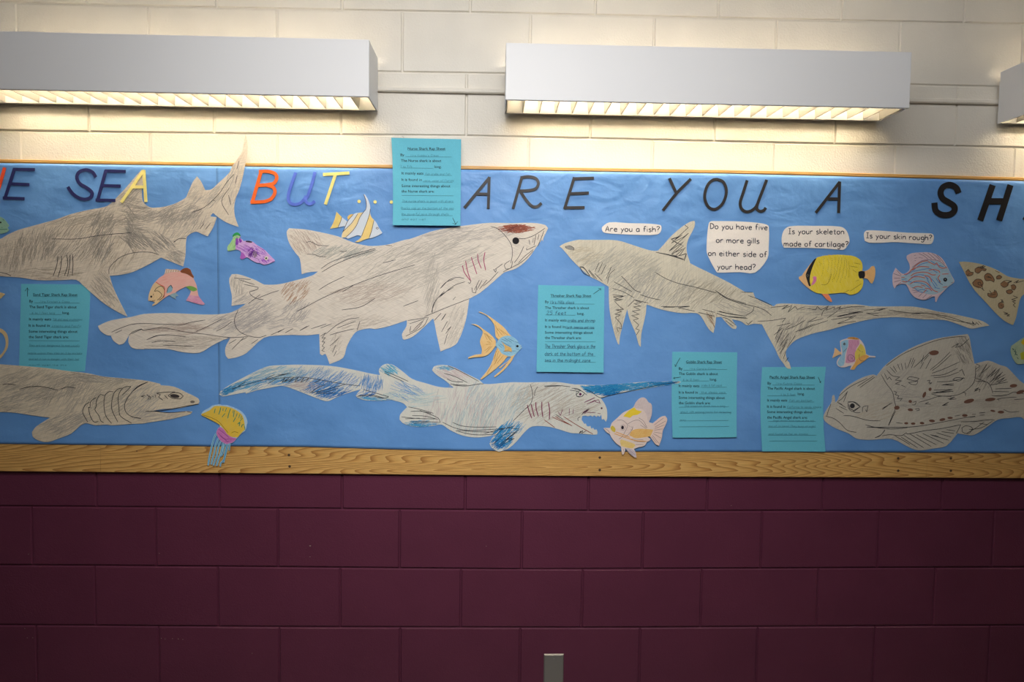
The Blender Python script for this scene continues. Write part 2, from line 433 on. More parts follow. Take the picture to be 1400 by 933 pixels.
# ------------------------------------------------------------------ cut-out machinery
class Cut:
    """paper cut-out: root Empty, surface function shared by its parts"""
    def __init__(s, name, label, cat, pts, layer, lift=None, group=None, res=.009):
        s.layer = LB + .0005 + layer * .0008; s.lift = lift; s.res = res
        cx = sum(p[0] for p in pts) / len(pts); cyy = max(p[1] for p in pts)
        s.bb = (min(p[0] for p in pts), min(p[1] for p in pts), max(p[0] for p in pts), max(p[1] for p in pts))
        o = W(cx, cyy, s.layer); s.o = Vector((o.x, -s.layer, o.z))
        s.root = empty(name, s.o); tag(s.root, label, cat, group); s.poly = None; s.k = 0
    def P(s, px, py, up=0.0):
        p = W(px, py, s.layer); d = s.layer + D(p.x, p.z) + up
        if s.lift:
            x0, y0, x1, y1 = s.bb
            d += s.lift((px - x0) / (x1 - x0), (py - y0) / (y1 - y0))
        return Vector((p.x, -d, p.z))
    def sheet(s, name, pts, m_, up=0.0, thick=.0004, sm=3, parent=None, label=None, corner=50, res=None):
        pts = smooth(pts, True, sm, corner) if sm > 1 else list(pts)
        if s.poly is None: s.poly = pts
        step = (res or s.res) * FPX / CD
        x0, y0 = min(p[0] for p in pts), min(p[1] for p in pts); x1, y1 = max(p[0] for p in pts), max(p[1] for p in pts)
        # densify border
        bd = []
        for a, b_ in zip(pts, pts[1:] + pts[:1]):
            L = math.dist(a, b_); k = max(1, int(L / (step * 1.2)))
            for i in range(k): bd.append((a[0] + (b_[0] - a[0]) * i / k, a[1] + (b_[1] - a[1]) * i / k))
        grid = []
        nx, ny = int((x1 - x0) / step), int((y1 - y0) / step)
        for i in range(1, nx + 1):
            for j in range(1, ny + 1):
                p = (x0 + (i - .5 + (.25 if j % 2 else -.25)) * step, y0 + (j - .5) * step)
                if inside(p, pts): grid.append(p)
        n = len(bd)
        r = delaunay_2d_cdt([Vector(p) for p in bd + grid], [], [list(range(n))], 1, 1e-4)
        V2, E_, F_ = r[0], r[1], r[2]
        up += s.k * 4e-6; s.k += 1
        front = [s.P(v[0], v[1], up) for v in V2]; vs_ = list(front); fs_ = []
        for f in F_:
            a, b_, c = (Vector(V2[f[k]]) for k in range(3))
            f = list(f)
            if (b_ - a).cross(c - a) > 0: f = f[::-1]
            fs_.append(tuple(f))
        if thick:
            nf = len(vs_); vs_ += [v + Vector((0, thick, 0)) for v in front]
            cnt = {}
            for f in fs_:
                for a, b_ in zip(f, f[1:] + f[:1]): cnt[(a, b_)] = 1
            side = [(b_, a, a + nf, b_ + nf) for (a, b_) in cnt if (b_, a) not in cnt]
            fs_ += [tuple(i + nf for i in f)[::-1] for f in fs_] + side
        mb = MB(s.o); mb.add(vs_, fs_); o = mb.build(name, m_, parent or s.root)
        if label: o['label'] = label
        return o
    def ribbons(s, mb, line, wpx, col, up, close=False):
        line = [Vector(p) for p in line]
        if close: line.append(line[0])
        pts = [line[0]]
        for a, b_ in zip(line, line[1:]):
            L = (b_ - a).length
            if L < 1e-4: continue
            k = max(1, int(L / 3.2))
            pts += [a + (b_ - a) * (i / k) for i in range(1, k + 1)]
        if len(pts) < 2: return
        vs_ = []
        for i, p in enumerate(pts):
            t = (pts[min(i + 1, len(pts) - 1)] - pts[max(i - 1, 0)])
            if t.length < 1e-6: t = Vector((1, 0))
            n_ = Vector((-t.y, t.x)).normalized() * wpx / 2
            if i in (0, len(pts) - 1) and not close: n_ *= .75
            vs_ += [s.P(p.x + n_.x, p.y + n_.y, up), s.P(p.x - n_.x, p.y - n_.y, up)]
        fs_ = [(2*i, 2*i+1, 2*i+3, 2*i+2) for i in range(len(pts) - 1)]
        mb.add(vs_, fs_, col)
    def ink(s, text, col=(38, 36, 44), wpx=.75, name='ink_line', sm=4, up=.00016, label=None, close=False, parent=None):
        mb = MB(s.o); c = lin(col); k = 0
        for l in (qs(text) if isinstance(text, str) else text):
            l2 = smooth(l, close, sm, 70) if len(l) > 2 and sm > 1 else l
            s.ribbons(mb, l2, wpx, c, up + (k % 40) * 1e-6, close); k += 1
        o = mb.build(name, M['ink'], parent or s.root); o['kind'] = 'stuff' if k > 1 else 'part'
        if k <= 1: del o['kind']
        if label: o['label'] = label
        return o
    def hatch(s, specs, name='pencil_shading', up=.00010):
        """specs: (cx,cy,rx,ry,angle,length,n,colour,width)"""
        mb = MB(s.o); k = 0
        for cx, cyy, rx, ry, ang, L, n, col, wd in specs:
            a = math.radians(ang)
            for _ in range(n):
                for _t in range(6):
                    r = math.sqrt(rnd.random()); th = rnd.uniform(0, 2 * math.pi)
                    x = cx + rx * r * math.cos(th); y = cyy + ry * r * math.sin(th)
                    l = L * rnd.uniform(.5, 1.2); aa = a + rnd.gauss(0, .12); bend = rnd.gauss(0, .06)
                    dx, dy = math.cos(aa) * l / 2, -math.sin(aa) * l / 2
                    p0, p1 = (x - dx, y - dy), (x + dx, y + dy); pm_ = (x - dy * bend, y + dx * bend)
                    if inside(p0, s.poly) and inside(p1, s.poly) and inside(pm_, s.poly): break
                else: continue
                j = rnd.uniform(.85, 1.12); g_ = .38 if max(col) - min(col) < 60 else 0.0; c = tuple(min(1, (v * (1 - g_) + p_ * g_) * j) for v, p_ in zip(lin(col), (.62, .56, .48)))
                s.ribbons(mb, [p0, pm_, p1], wd * rnd.uniform(.7, 1.2), c, up + (k % 30) * 1e-6); k += 1
        o = mb.build(name, M['ink'], s.root); o['kind'] = 'stuff'; return o
    def disc(s, name, x, y, r, col, up=.0002, ry=None, rot=0, label=None, parent=None):
        ry = ry or r; mb = MB(s.o); n = 18; vs_ = [s.P(x, y, up)]
        for i in range(n):
            t = 2 * math.pi * i / n; a, b_ = r * math.cos(t), ry * math.sin(t)
            vs_.append(s.P(x + a * math.cos(rot) - b_ * math.sin(rot), y + a * math.sin(rot) + b_ * math.cos(rot), up))
        mb.add(vs_, [(0, 1 + (i + 1) % n, 1 + i) for i in range(n)], lin(col))
        o = mb.build(name, M['ink'], parent or s.root)
        if label: o['label'] = label
        return o
def sub(poly, a, b_):
    """stretch of a traced outline between the points nearest to pixels a and b_"""
    i = min(range(len(poly)), key=lambda k: math.dist(poly[k], a)); j = min(range(len(poly)), key=lambda k: math.dist(poly[k], b_))
    return poly[i:j + 1] if i <= j else poly[i:] + poly[:j + 1]

# ------------------------------------------------------------------ block wall fittings: lamps, raceway, outlet
fx0, fx1 = W(691.5, 100, .19).x, W(1245, 110, .19).x
fz0, fz1 = W(968, 142, .19).z, W(968, 64.8, .19).z
FL = fx1 - fx0
def wall_lamp(x0, x1, z0, z1, label):
    yb, yf = -.02, -.19
    O = Vector(((x0 + x1) / 2, yb, z0)); r = empty('wall_lamp', O); tag(r, label, 'wall lamp', 'fluorescent wall lamps above the bulletin board')
    def B(name, boxes, m_, parent=r, label=None):
        s = MB(O)
        for a, b_ in boxes: s.box(a, b_)
        o = s.build(name, m_, parent)
        md = o.modifiers.new('bevel', 'BEVEL'); md.width = .0012; md.segments = 2; md.limit_method = 'ANGLE'
        if label: o['label'] = label
        return o
    B('front_panel', [((x0, yf, z0), (x1, yf + .003, z1))], M['white_metal'])
    B('front_lip', [((x0 + .003, yf + .003, z0), (x1 - .003, yf + .012, z0 + .003))], M['white_metal'])
    B('back_panel', [((x0, yb - .003, z0), (x1, yb, z1 - .03))], M['white_metal'])
    B('end_cap', [((x0, yf + .003, z0), (x0 + .003, yb - .003, z1))], M['white_metal'])
    B('end_cap', [((x1 - .003, yf + .003, z0), (x1, yb - .003, z1))], M['white_metal'])
    for s_ in (.02, .98):
        xx = x0 + (x1 - x0) * s_
        B('lamp_holder', [((xx - .012, -.12, z0 + .05), (xx + .012, -.07, z0 + .118))], M['white_metal'])
    # curved side reflectors
    for sgn, yy in ((1, yb - .006), (-1, yf + .006)):
        s = MB(O); pr = []
        for k in range(6):
            t = k / 5; pr.append((yy - sgn * .020 * t * t, z0 + .002 + .06 * t))
        vs_ = [(x, y, z) for x in (x0 + .004, x1 - .004) for y, z in pr]
        s.add(vs_, [(k, k + 1, 7 + k, 6 + k) for k in range(5)]); s.build('reflector', M['louver'], r, sm=True)
    n = 23
    for i in range(n + 1):
        xx = x0 + .006 + (x1 - x0 - .012) * i / n
        s = MB(O)
        vs_ = [(xx - .0012, yf + .008, z0 + .004), (xx + .0012, yf + .008, z0 + .004), (xx + .0012, yb - .008, z0 + .004), (xx - .0012, yb - .008, z0 + .004),
               (xx - .005, yf + .014, z0 + .046), (xx + .005, yf + .014, z0 + .046), (xx + .005, yb - .014, z0 + .046), (xx - .005, yb - .014, z0 + .046)]
        s.add(vs_, [(0,3,2,1),(4,5,6,7),(0,1,5,4),(1,2,6,5),(2,3,7,6),(3,0,4,7)])
        s.build('louver_blade', M['blade'], r)
    m_ = M.get('tube')
    if not m_:
        m_, nt, b = mat('glowing_tube', TUBE_COL); b.inputs['Emission Color'].default_value = (*TUBE_COL, 1)
        b.inputs['Emission Strength'].default_value = TUBE_STRENGTH; M['tube'] = m_
    s = MB(O); s.cyl((x0 + .03, -.095, z0 + .082), (x1 - .03, -.095, z0 + .082), .014, 12); s.build('fluorescent_tube', m_, r, sm=False)
    s = MB(O); pr = [(-.140, z0 + .100), (-.125, z0 + .113), (-.095, z0 + .118), (-.075, z0 + .113), (-.062, z0 + .104)]  # shield added over the tube to hold back uplight and favour downlight
    s.add([(x, y, z) for x in (x0 + .004, x1 - .004) for y, z in pr], [(k, k + 1, 6 + k, 5 + k) for k in range(4)]); s.build('added_uplight_shield', M['louver'], r, sm=True)
e1 = W(504.5, 100, .19).x; e3 = W(1365, 140, .02).x
wall_lamp(fx0, fx1, fz0, fz1, 'long white louvred wall lamp in the middle, above the letters ARE YOU A')
wall_lamp(e1 - FL, e1, fz0, fz1, 'long white louvred wall lamp left of the nurse rap sheet, above the word SEA')
wall_lamp(e3, e3 + FL, fz0, fz1, 'white louvred wall lamp cut off by the right edge, above the letter H')
# raceway running behind the lamps
za = (W(525, 122.8, .008).z + W(690, 124, .008).z + W(1250, 137.6, .008).z + W(1360, 139.6, .008).z) / 4
s = MB((fx0, 0, za)); prof = [(0, -.0075), (-.011, -.0075), (-.014, -.004), (-.014, .004), (-.011, .0075), (0, .0075)]
vs_ = [(x, y, za + z) for x in (e1 - FL + .1, e3 + FL - .1) for y, z in prof]
s.add(vs_, [(k, (k + 1) % 6, 6 + (k + 1) % 6, 6 + k) for k in range(6)] + [tuple(range(6))[::-1], tuple(range(6, 12))])
o = s.build('cable_raceway', M['cream']); o.location = (fx0, 0, za)
tag(o, 'thin cream painted cable raceway running along the wall between the lamps', 'raceway')
# steel plate low on the wall
pa, pb = W(743.6, 895.5, .006), W(771.2, 896, .006)
O = Vector(((pa.x + pb.x) / 2, 0, pa.z - .114)); r = empty('outlet_cover', O)
tag(r, 'stainless steel cover plate on the maroon blocks at the bottom edge', 'cover plate')
s = MB(O); x0, x1, z1, z0 = pa.x, pb.x, pa.z, pa.z - .114
s.add([(x0, 0, z0), (x1, 0, z0), (x1, 0, z1), (x0, 0, z1), (x0 + .003, -.006, z0 + .003), (x1 - .003, -.006, z0 + .003), (x1 - .003, -.006, z1 - .003), (x0 + .003, -.006, z1 - .003)],
      [(4,5,6,7),(0,1,5,4),(1,2,6,5),(2,3,7,6),(3,0,4,7)]); s.build('plate', M['steel'], r)
for zz in (z1 - .0165, z0 + .0165):
    s = MB(O); s.cyl((O.x, -.0075, zz), (O.x, -.004, zz), .0032, 14); s.build('screw', M['steel'], r)

# ------------------------------------------------------------------ letters
def letter(ch_, label, strokes, wpx, colr, layer=2, col_name=None, group=None):
    st = qs(strokes); allp = [p for l in st for p in l]
    c = Cut('paper_letter', label, 'letter', allp, layer, group=group)
    mb = MB(c.o); th = .0016
    for k, l in enumerate(st):
        l = smooth(l, False, 5, 75) if len(l) > 2 else l
        pts = [Vector(p) for p in l]; up = th + k * 5e-6; top = []; n = len(pts)
        for i, p in enumerate(pts):
            t = pts[min(i + 1, n - 1)] - pts[max(i - 1, 0)]
            nn = Vector((-t.y, t.x)).normalized() * wpx / 2
            top.append((p + nn, p - nn))
        vs_ = []
        for a, b_ in top: vs_ += [c.P(a.x, a.y, up), c.P(b_.x, b_.y, up), c.P(b_.x, b_.y, 0), c.P(a.x, a.y, 0)]
        fs_ = []
        for i in range(n - 1):
            a = i * 4
            fs_ += [(a, a + 1, a + 5, a + 4), (a + 1, a + 2, a + 6, a + 5), (a + 2, a + 3, a + 7, a + 6), (a + 3, a, a + 4, a + 7)]
        fs_ += [(3, 2, 1, 0), (n*4-4, n*4-3, n*4-2, n*4-1)]
        mb.add(vs_, fs_)
    o = mb.build('paper_letter', flat(*colr)); o.location = c.o
    for k_ in ('label', 'category', 'group'):
        if k_ in c.root: o[k_] = c.root[k_]
    bpy.data.objects.remove(c.root); o.name = 'paper_letter'
NAVY = ('navy_card', (40, 42, 98)); BLK = ('charcoal_plastic', (50, 46, 46), .38); ORG = ('orange_card', (245, 105, 30)); RED = ('red_orange_card', (240, 85, 45))
YEL = ('pale_yellow_card', (250, 232, 140)); PER = ('periwinkle_card', (92, 118, 218)); BOLD = ('black_card', (34, 30, 32), .5)
letter('H', 'red orange paper letter H cut off by the left edge', '@0,200 44,172 -32,430; -75,172 -150,430; 5,300 -112,300', 4.4, RED)
letter('E', 'navy paper letter E at the far left, right of the orange H', '@0,200 42,424 122,180; 112,186 283,188; 85,301 240,307; 28,414 200,420', 4.2, NAVY)
letter('S', 'navy curved paper letter S that starts the word SEA', '@0,200 768,248 742,208 690,190 635,208 617,250 640,298 700,335 738,370 732,405 690,424 640,416 590,385 560,350 546,325', 4.4, NAVY)
letter('E', 'navy paper letter E in the middle of the word SEA', '@0,200 782,438 850,192; 842,198 1008,204; 812,316 968,320; 768,431 925,434', 4.2, NAVY)
letter('A', 'pale yellow paper letter A over the sand tiger shark dorsal fin', '@0,200 972,450 1150,198; 1153,192 1168,447; 1060,327 1160,327', 4.2, YEL, 3)
letter('B', 'orange paper letter B of the word BUT', '@180,200 962,455 1036,202; 1018,205 1085,202 1145,220 1160,255 1138,295 1090,308 1008,315; 1085,312 1132,330 1145,370 1115,420 1060,442 950,448', 4.6, ORG)
letter('U', 'periwinkle blue paper letter U of the word BUT', '@380,200 145,212 120,280 90,370 84,420 102,455 140,466 180,455 212,425 228,398; 298,208 278,290 240,400 222,428 235,455 262,462 298,440', 4.2, PER)
letter('T', 'pale yellow paper letter T of the word BUT', '@380,200 362,228 572,216; 462,225 381,466', 4.2, YEL)
letter('A', 'charcoal letter A right of the nurse shark rap sheet', '@580,200 320,494 522,250; 518,248 511,500; 410,382 515,384', 3.9, BLK)
letter('R', 'charcoal letter R of the word ARE', '@580,200 708,500 780,244; 768,254 830,245 890,260 910,300 888,340 830,355 762,358; 765,360 812,430 860,480 900,482 935,455', 3.9, BLK)
letter('E', 'charcoal letter E of the word ARE', '@580,200 1118,502 1196,250; 1186,262 1352,256; 1160,381 1312,374; 1112,492 1278,490', 3.9, BLK)
letter('Y', 'charcoal letter Y of the word YOU', '@780,200 785,258 840,376; 956,263 900,318 840,380 735,514', 3.9, BLK)
letter('O', 'charcoal oval letter O of the word YOU', '@780,200 1165,266 1212,285 1238,340 1235,400 1205,465 1150,504 1102,490 1070,430 1070,370 1095,305 1135,270 1168,266', 3.9, BLK)
letter('U', 'charcoal letter U of the word YOU', '@980,200 238,274 208,370 184,450 192,495 225,522 265,518 305,490 322,460; 394,270 360,360 322,462 316,500 340,520 372,512 388,492', 3.9, BLK)
letter('A', 'charcoal letter A standing alone above the skeleton question card', '@980,200 786,532 976,286; 975,284 968,535; 885,421 970,421', 3.9, BLK)
letter('S', 'bold black letter S on the right', '@1160,200 870,375 852,335 800,310 748,328 728,372 745,418 795,450 838,482 838,520 800,546 738,546 692,515 680,452', 8, BOLD)
letter('H', 'bold black letter H on the right', '@1160,200 1046,593 1142,312; 1197,593 1284,312; 1095,440 1240,440', 8.2, BOLD)
letter('A', 'bold black letter A cut off by the right edge', '@1160,200 1405,594 1560,312; 1555,312 1560,594; 1470,490 1560,490', 8.2, BOLD)
for k, (x, y, lb) in enumerate([(649, 442, 'yellow paper dot left of the striped fish long fin'), (776, 446, 'yellow paper dot right of the striped fish long fin'), (906, 447, 'yellow paper dot touching the nurse rap sheet edge')]):
    p = q('@380,200 %d,%d' % (x, y))[0]; c = Cut('paper_dot', lb, 'dot', [p], 1, group='yellow dots after the word BUT'); mb = MB(c.o); n = 16
    ring = [(p[0] + 2.3 * math.cos(2*math.pi*i/n), p[1] + 2.3 * math.sin(2*math.pi*i/n)) for i in range(n)]
    vs_ = [c.P(a, b_, .001) for a, b_ in ring] + [c.P(a, b_, 0) for a, b_ in ring]
    mb.add(vs_, [tuple(range(n))[::-1]] + [(i, (i+1) % n, n + (i+1) % n, n + i) for i in range(n)])
    o = mb.build('paper_dot', flat(*YEL)); o.location = c.o
    for k_ in ('label', 'category', 'group'): o[k_] = c.root[k_]
    bpy.data.objects.remove(c.root); o.name = 'paper_dot'

# ------------------------------------------------------------------ single-stroke hand lettering
G = {}
for ln_ in '''a 4.9 4,4.2 2.8,5 1.2,4.6 .3,3 .6,1 2,0 3.4,.8 4,2.5;4,5 4,1.5 4.6,0
b 4.6 0,8.5 0,0;0,2 .8,4.2 2.2,5 3.8,4 4,2 3,.3 1.5,0 0,.8
c 4.2 4,4.2 2.5,5 .8,4 .2,2.2 1,.5 2.5,0 4,.7
d 4.7 4,8.5 4,0;4,2.8 3.2,4.6 1.8,5 .4,3.8 .2,1.8 1.2,.2 2.8,.2 4,1.6
e 4.5 .3,2.6 3.9,2.9 3.4,4.4 2,5 .6,4 .2,2.2 1,.5 2.4,0 4,.8
f 3.8 3.6,8 2.4,8.5 1.4,7.4 1.2,5 1.2,0;0,4.8 3,4.8
g 4.6 4,4.2 2.6,5 .8,4.4 .2,2.6 1,.8 2.4,.6 4,2.2;4,5 4,-1 3,-3 1.4,-3.2 .3,-2.2
h 4.5 0,8.5 0,0;0,2.6 1.2,4.6 2.6,5 3.6,4 3.8,0
i 1.2 .2,5 .2,0;.2,7 .2,7.8
j 2.4 1.6,5 1.6,-2 1,-3.2 0,-2.6;1.6,7 1.6,7.8
k 4.1 0,8.5 0,0;3.4,5 .2,2.2;1,2.8 3.6,0
l 1.2 .2,8.5 .2,0
m 6.6 0,5 0,0;0,3 1,4.7 2.2,4.8 2.8,3.5 2.8,0;2.8,3 3.8,4.7 5,4.8 5.6,3.5 5.8,0
n 4.4 0,5 0,0;0,2.8 1.2,4.7 2.6,4.9 3.5,3.8 3.7,0
o 4.7 2,5 .6,4.2 .1,2.5 .6,.7 2,0 3.5,.7 4,2.5 3.5,4.3 2,5
p 4.6 0,5 0,-3.2;0,3 1,4.7 2.4,5 3.8,4 3.9,2 3,.4 1.4,0 0,.8
q 4.6 4,4.2 2.6,5 .8,4.4 .2,2.6 1,.8 2.4,.6 4,2.2;4,5 4,-3.2
r 3.5 0,5 0,0;0,2.8 1,4.5 2.2,5 3.1,4.4
s 3.8 3.2,4.4 1.8,5 .4,4.2 .8,3 2.6,2.3 3.2,1.2 2.4,.1 1,0 0,.6
t 3.4 1.5,7.5 1.5,.8 2.2,0 3,.3;0,5 3,5
u 4.4 0,5 .1,1.8 1,.2 2.2,.1 3.4,1.5;3.5,5 3.6,0
v 4 0,5 1.8,0 3.6,5
w 5.6 0,5 1.2,0 2.6,4 4,0 5.2,5
x 4 0,5 3.4,0;3.4,5 0,0
y 4.1 0,5 1.9,.8;3.8,5 1.9,.8 .4,-3.2
z 4 0,5 3.4,5 0,0 3.6,0
A 5.6 0,0 2.8,8.5 5,0;1,2.8 4.2,2.8
B 5 0,0 0,8.5 2.6,8 3.2,6.4 2,4.6 0,4.5;2,4.6 4,3.4 3.8,1 2,0 0,0
C 5.2 4.6,7.4 3,8.5 1,7 .2,4 1.2,1 3,0 4.8,1
D 5.2 0,8.5 0,0;0,8.5 2.8,7.6 4.6,5.4 4.4,2.6 2.6,.6 0,0
F 4.4 0,8.5 0,0;0,8.5 4,8.5;0,4.6 3,4.6
H 5.2 0,8.5 0,0;4.4,8.5 4.4,0;0,4.3 4.4,4.3
I 3.9 .2,8.5 3.4,8.5;1.8,8.5 1.8,0;0,0 3.6,0
K 4.8 0,8.5 0,0;4,8.5 .2,3.6;1.4,5 4.2,0
M 6.6 0,0 .8,8.5 3,2 5.2,8.5 6,0
N 5.4 0,0 0,8.5 4.4,0 4.4,8.5
P 4.6 0,0 0,8.5 3,8 3.6,6 2.4,4.2 0,4
R 5 0,0 0,8.5 3,8 3.6,6 2.4,4.4 0,4.2;1.6,4.2 4.2,0
S 4.8 4.2,7.4 2.4,8.5 .6,7 1.2,5 3.4,3.8 4.2,2 2.8,.2 0,.8
T 5.4 0,8.5 5,8.5;2.5,8.5 2.5,0
W 7 0,8.5 1.6,0 3.2,7 4.8,0 6.4,8.5
2 4.8 .2,7 1.4,8.4 3.2,8 3.8,6.2 2.4,3.6 0,0 4.4,0
4 4.8 3,0 3,8.5 0,2.8 4.4,2.8
5 4.8 4,8.5 .6,8.5 .4,5 2.4,5.2 4,3.4 3.4,.8 1.6,0 0,.8
6 4.6 3.4,8.4 1.2,6 .2,2.6 1.4,.1 3.4,.6 3.8,2.8 2,4.2 .4,3
7 4.6 0,8.5 4,8.5 1.6,0
1 2 .6,7 1.2,8.5 1.2,0
9 4.6 3.8,6 3.4,8 1.6,8.5 .2,6.6 1.4,4.6 3.4,5.4 3.8,7 3.4,0
3 4.6 .2,7.6 2,8.5 3.6,6.8 1.8,4.6 3.8,3 2.6,.2 .2,.8
8 4.6 2,4.4 .4,6.4 2,8.5 3.6,6.4 2,4.4 .2,2.2 2,0 3.8,2.2 2,4.4
0 4.8 2,8.5 .2,4.3 2,0 4,4.3 2,8.5
? 4 0,7 1,8.4 2.8,8.3 3.6,6.8 2.4,5 1.6,3.8 1.6,2.4;1.6,.7 1.6,0
' 1.4 .3,8.6 .1,6.6
, 1.6 .5,.6 .1,-1.4
. 1.4 .2,.5 .2,0
& 5 4.4,0 1,6 1.4,8 2.6,7.6 2.4,6 .4,2.8 .6,.6 2.2,0 4.4,3.2'''.split('\n'):
    ch_, wd, st = ln_.split(' ', 2)
    G[ch_] = (float(wd), [[tuple(map(float, k.split(','))) for k in part.split()] for part in st.split(';')])
def strokes_of(text, x0, y0, x1, y1, cap, jitter=0.0, slant=0.0, gap=1.0):
    """polylines in photo pixels; baseline from (x0,y0) to (x1,y1), capital height cap px"""
    x = 0; out = []
    for ch_ in text:
        if ch_ == ' ': x += 3.4; continue
        wd, st = G[ch_]
        jy = rnd.uniform(-1, 1) * jitter
        for l in st: out.append([(x + a + b_ * slant + rnd.uniform(-1, 1) * jitter * .3, b_ + jy) for a, b_ in l])
        x += wd + gap
    tw = x - gap; dx, dy = (x1 - x0) / tw, (y1 - y0) / tw; k = cap / 8.5
    return [[(x0 + a * dx, y0 + a * dy - b_ * k) for a, b_ in l] for l in out]
def dedupe(l):
    o = [l[0]]
    for p in l[1:]:
        if math.dist(p, o[-1]) > .05: o.append(p)
    return o
def card(label, outline, lines, cap):
    c = Cut('question_card', label, 'speech card', q(outline), 2, res=.006)
    c.sheet('paper', q(outline), M['white_paper'], sm=3, corner=60)
    st = []
    for t, a, b_ in lines:
        (xa, ya), (xb, yb) = a, b_; st += strokes_of(t, xa, ya, xb, yb, cap)
    st = [dedupe(l) for l in st]
    c.ink([l for l in st if len(l) > 1], (44, 46, 62), 1.15, 'printed_text', sm=2)
def pp(s): return q(s)
k1 = '@815,295/5.6 '
card('white question card reading Are you a fish, above the thresher shark back', k1 + '100,52 250,58 400,62 490,72 499,85 495,120 465,145 300,147 150,140 60,130 43,105 48,85',
     [('Are you a fish?', *pp(k1 + '70,121 487,125'))], 7.4)
card('large white question card about five or more gills, beside the thresher fin', k1 + '875,45 900,42 1100,45 1230,55 1300,68 1320,85 1320,240 1310,330 1215,437 1100,433 935,437 920,430 860,320 845,270 850,150 862,60',
     [('Do you have five', *pp(k1 + '874,101 1312,111')), ('or more gills', *pp(k1 + '918,207 1250,215')), ('on either side of', *pp(k1 + '857,307 1308,318')), ('your head?', *pp(k1 + '928,410 1220,415'))], 7.6)
k2 = '@1060,300/6.087 '
card('white question card about a skeleton made of cartilage, above the yellow fish', k2 + '120,58 320,55 540,62 590,95 615,170 610,200 570,252 520,252 400,243 250,238 70,237 52,190 55,130 75,85',
     [('Is your skeleton', *pp(k2 + '107,122 572,125')), ('made of cartilage?', *pp(k2 + '70,225 606,230'))], 7.4)
card('narrow white question card reading Is your skin rough, on the right', k2 + '735,130 742,105 765,92 900,97 1100,112 1280,117 1310,125 1318,150 1310,185 1290,207 1200,203 1080,195 980,190 900,195 780,195 742,180',
     [('Is your skin rough?', *pp(k2 + '754,156 1303,176'))], 7.2)

# ------------------------------------------------------------------ rap sheets
def print_text(c, lines, name='printed_text'):
    """lines: (text, (x0,y0), (x1,y1) baseline ends, cap height px)"""
    mb = MB(c.o)
    for t, (x0, y0), (x1, y1), cap in lines:
        cu = bpy.data.curves.new('t', 'FONT'); cu.body = t; cu.size = 1; cu.resolution_u = 2; cu.offset = .012
        to = bpy.data.objects.new('t', cu); C.objects.link(to)
        me = bpy.data.meshes.new_from_object(to)
        bpy.data.objects.remove(to); bpy.data.curves.remove(cu)
        xs = [v.co.x for v in me.vertices]; a, b_ = min(xs), max(xs); k = cap / .73
        def mp(v):
            f = (v.x - a) / (b_ - a); return c.P(x0 + (x1 - x0) * f, y0 + (y1 - y0) * f - v.y * k, .00018)
        mb.add([mp(v.co) for v in me.vertices], [tuple(p.vertices) for p in me.polygons]); bpy.data.meshes.remove(me)
    o = mb.build(name, M['print'], c.root); o['kind'] = 'stuff'; return o
def rap(label, oxy, sc, outline, printed, rules, hand, arrow, layer, lift, handcol=(64, 128, 150), hw=.42):
    h = '@%s/%s ' % (oxy, sc)
    c = Cut('rap_sheet', label, 'paper sheet', q(h + outline), layer, lift=lift, group='aqua shark rap sheets', res=.010)
    c.sheet('paper', q(h + outline), M['aqua'], sm=1)
    P1 = []
    for t, x0, x1, y in printed:
        a, b_ = q(h + '%g,%g %g,%g' % (x0, y, x1, y + (x1 - x0) * .004)); P1.append((t, a, b_, 3.7))
    print_text(c, P1)
    c.ink([q(h + '%g,%g %g,%g' % r_) for r_ in rules], (36, 86, 106), .45, 'ruled_line')
    st = []
    for t, x0, x1, y, cap in hand:
        a, b_ = q(h + '%g,%g %g,%g' % (x0, y, x1, y + (x1 - x0) * .004)); st += strokes_of(t, *a, *b_, cap, .35, .12)
    c.ink([l for l in map(dedupe, st) if len(l) > 1], handcol, hw, 'handwriting', sm=1)
    c.ink(h + arrow, (30, 44, 60), .75, 'drawn_arrow', sm=1)
    return c
b4 = lambda amt, p=4: (lambda u, v: amt * max(0, v) ** p)
rap('aqua nurse shark rap sheet hanging from the wall over the top rail', '530,185', 7.177, '38,28 260,33 500,37 722,42 720,300 718,600 715,892 500,891 250,888 55,886 56,500 48,200',
    [('Nurse Shark Rap Sheet', 198, 567, 146), ('By', 128, 165, 208), ('The Nurse shark is about', 133, 527, 264), ('long.', 460, 528, 324), ('It mainly eats', 140, 352, 388), ('It is found in', 140, 338, 452),
     ('Some interesting things about', 140, 616, 513), ('the Nurse shark are:', 140, 460, 566)],
    [(198, 151, 567, 153), (178, 214, 630, 217), (130, 324, 450, 328), (360, 396, 632, 399), (345, 462, 640, 465), (140, 596, 650, 599), (140, 662, 650, 666), (140, 732, 650, 737), (140, 790, 640, 795)],
    [("Mrs Kobbs's Class", 225, 500, 210, 2.6), ('7 to 9 ft', 125, 240, 321, 3), ('fish crabs and fish', 370, 615, 392, 2.7), ('warm water of Florida', 350, 650, 457, 2.6), ('The nurse shark is good with divers', 145, 645, 660, 2.9),
     ('Sharks nap on the bottom of the sea', 130, 650, 730, 2.9), ('the powerful jaws through shells', 138, 600, 788, 2.9), ('and eat well', 140, 375, 838, 2.7)],
    '640,815 670,880; 640,868 668,882 688,852', 3, lambda u, v: .011 * v ** 2 + .001)
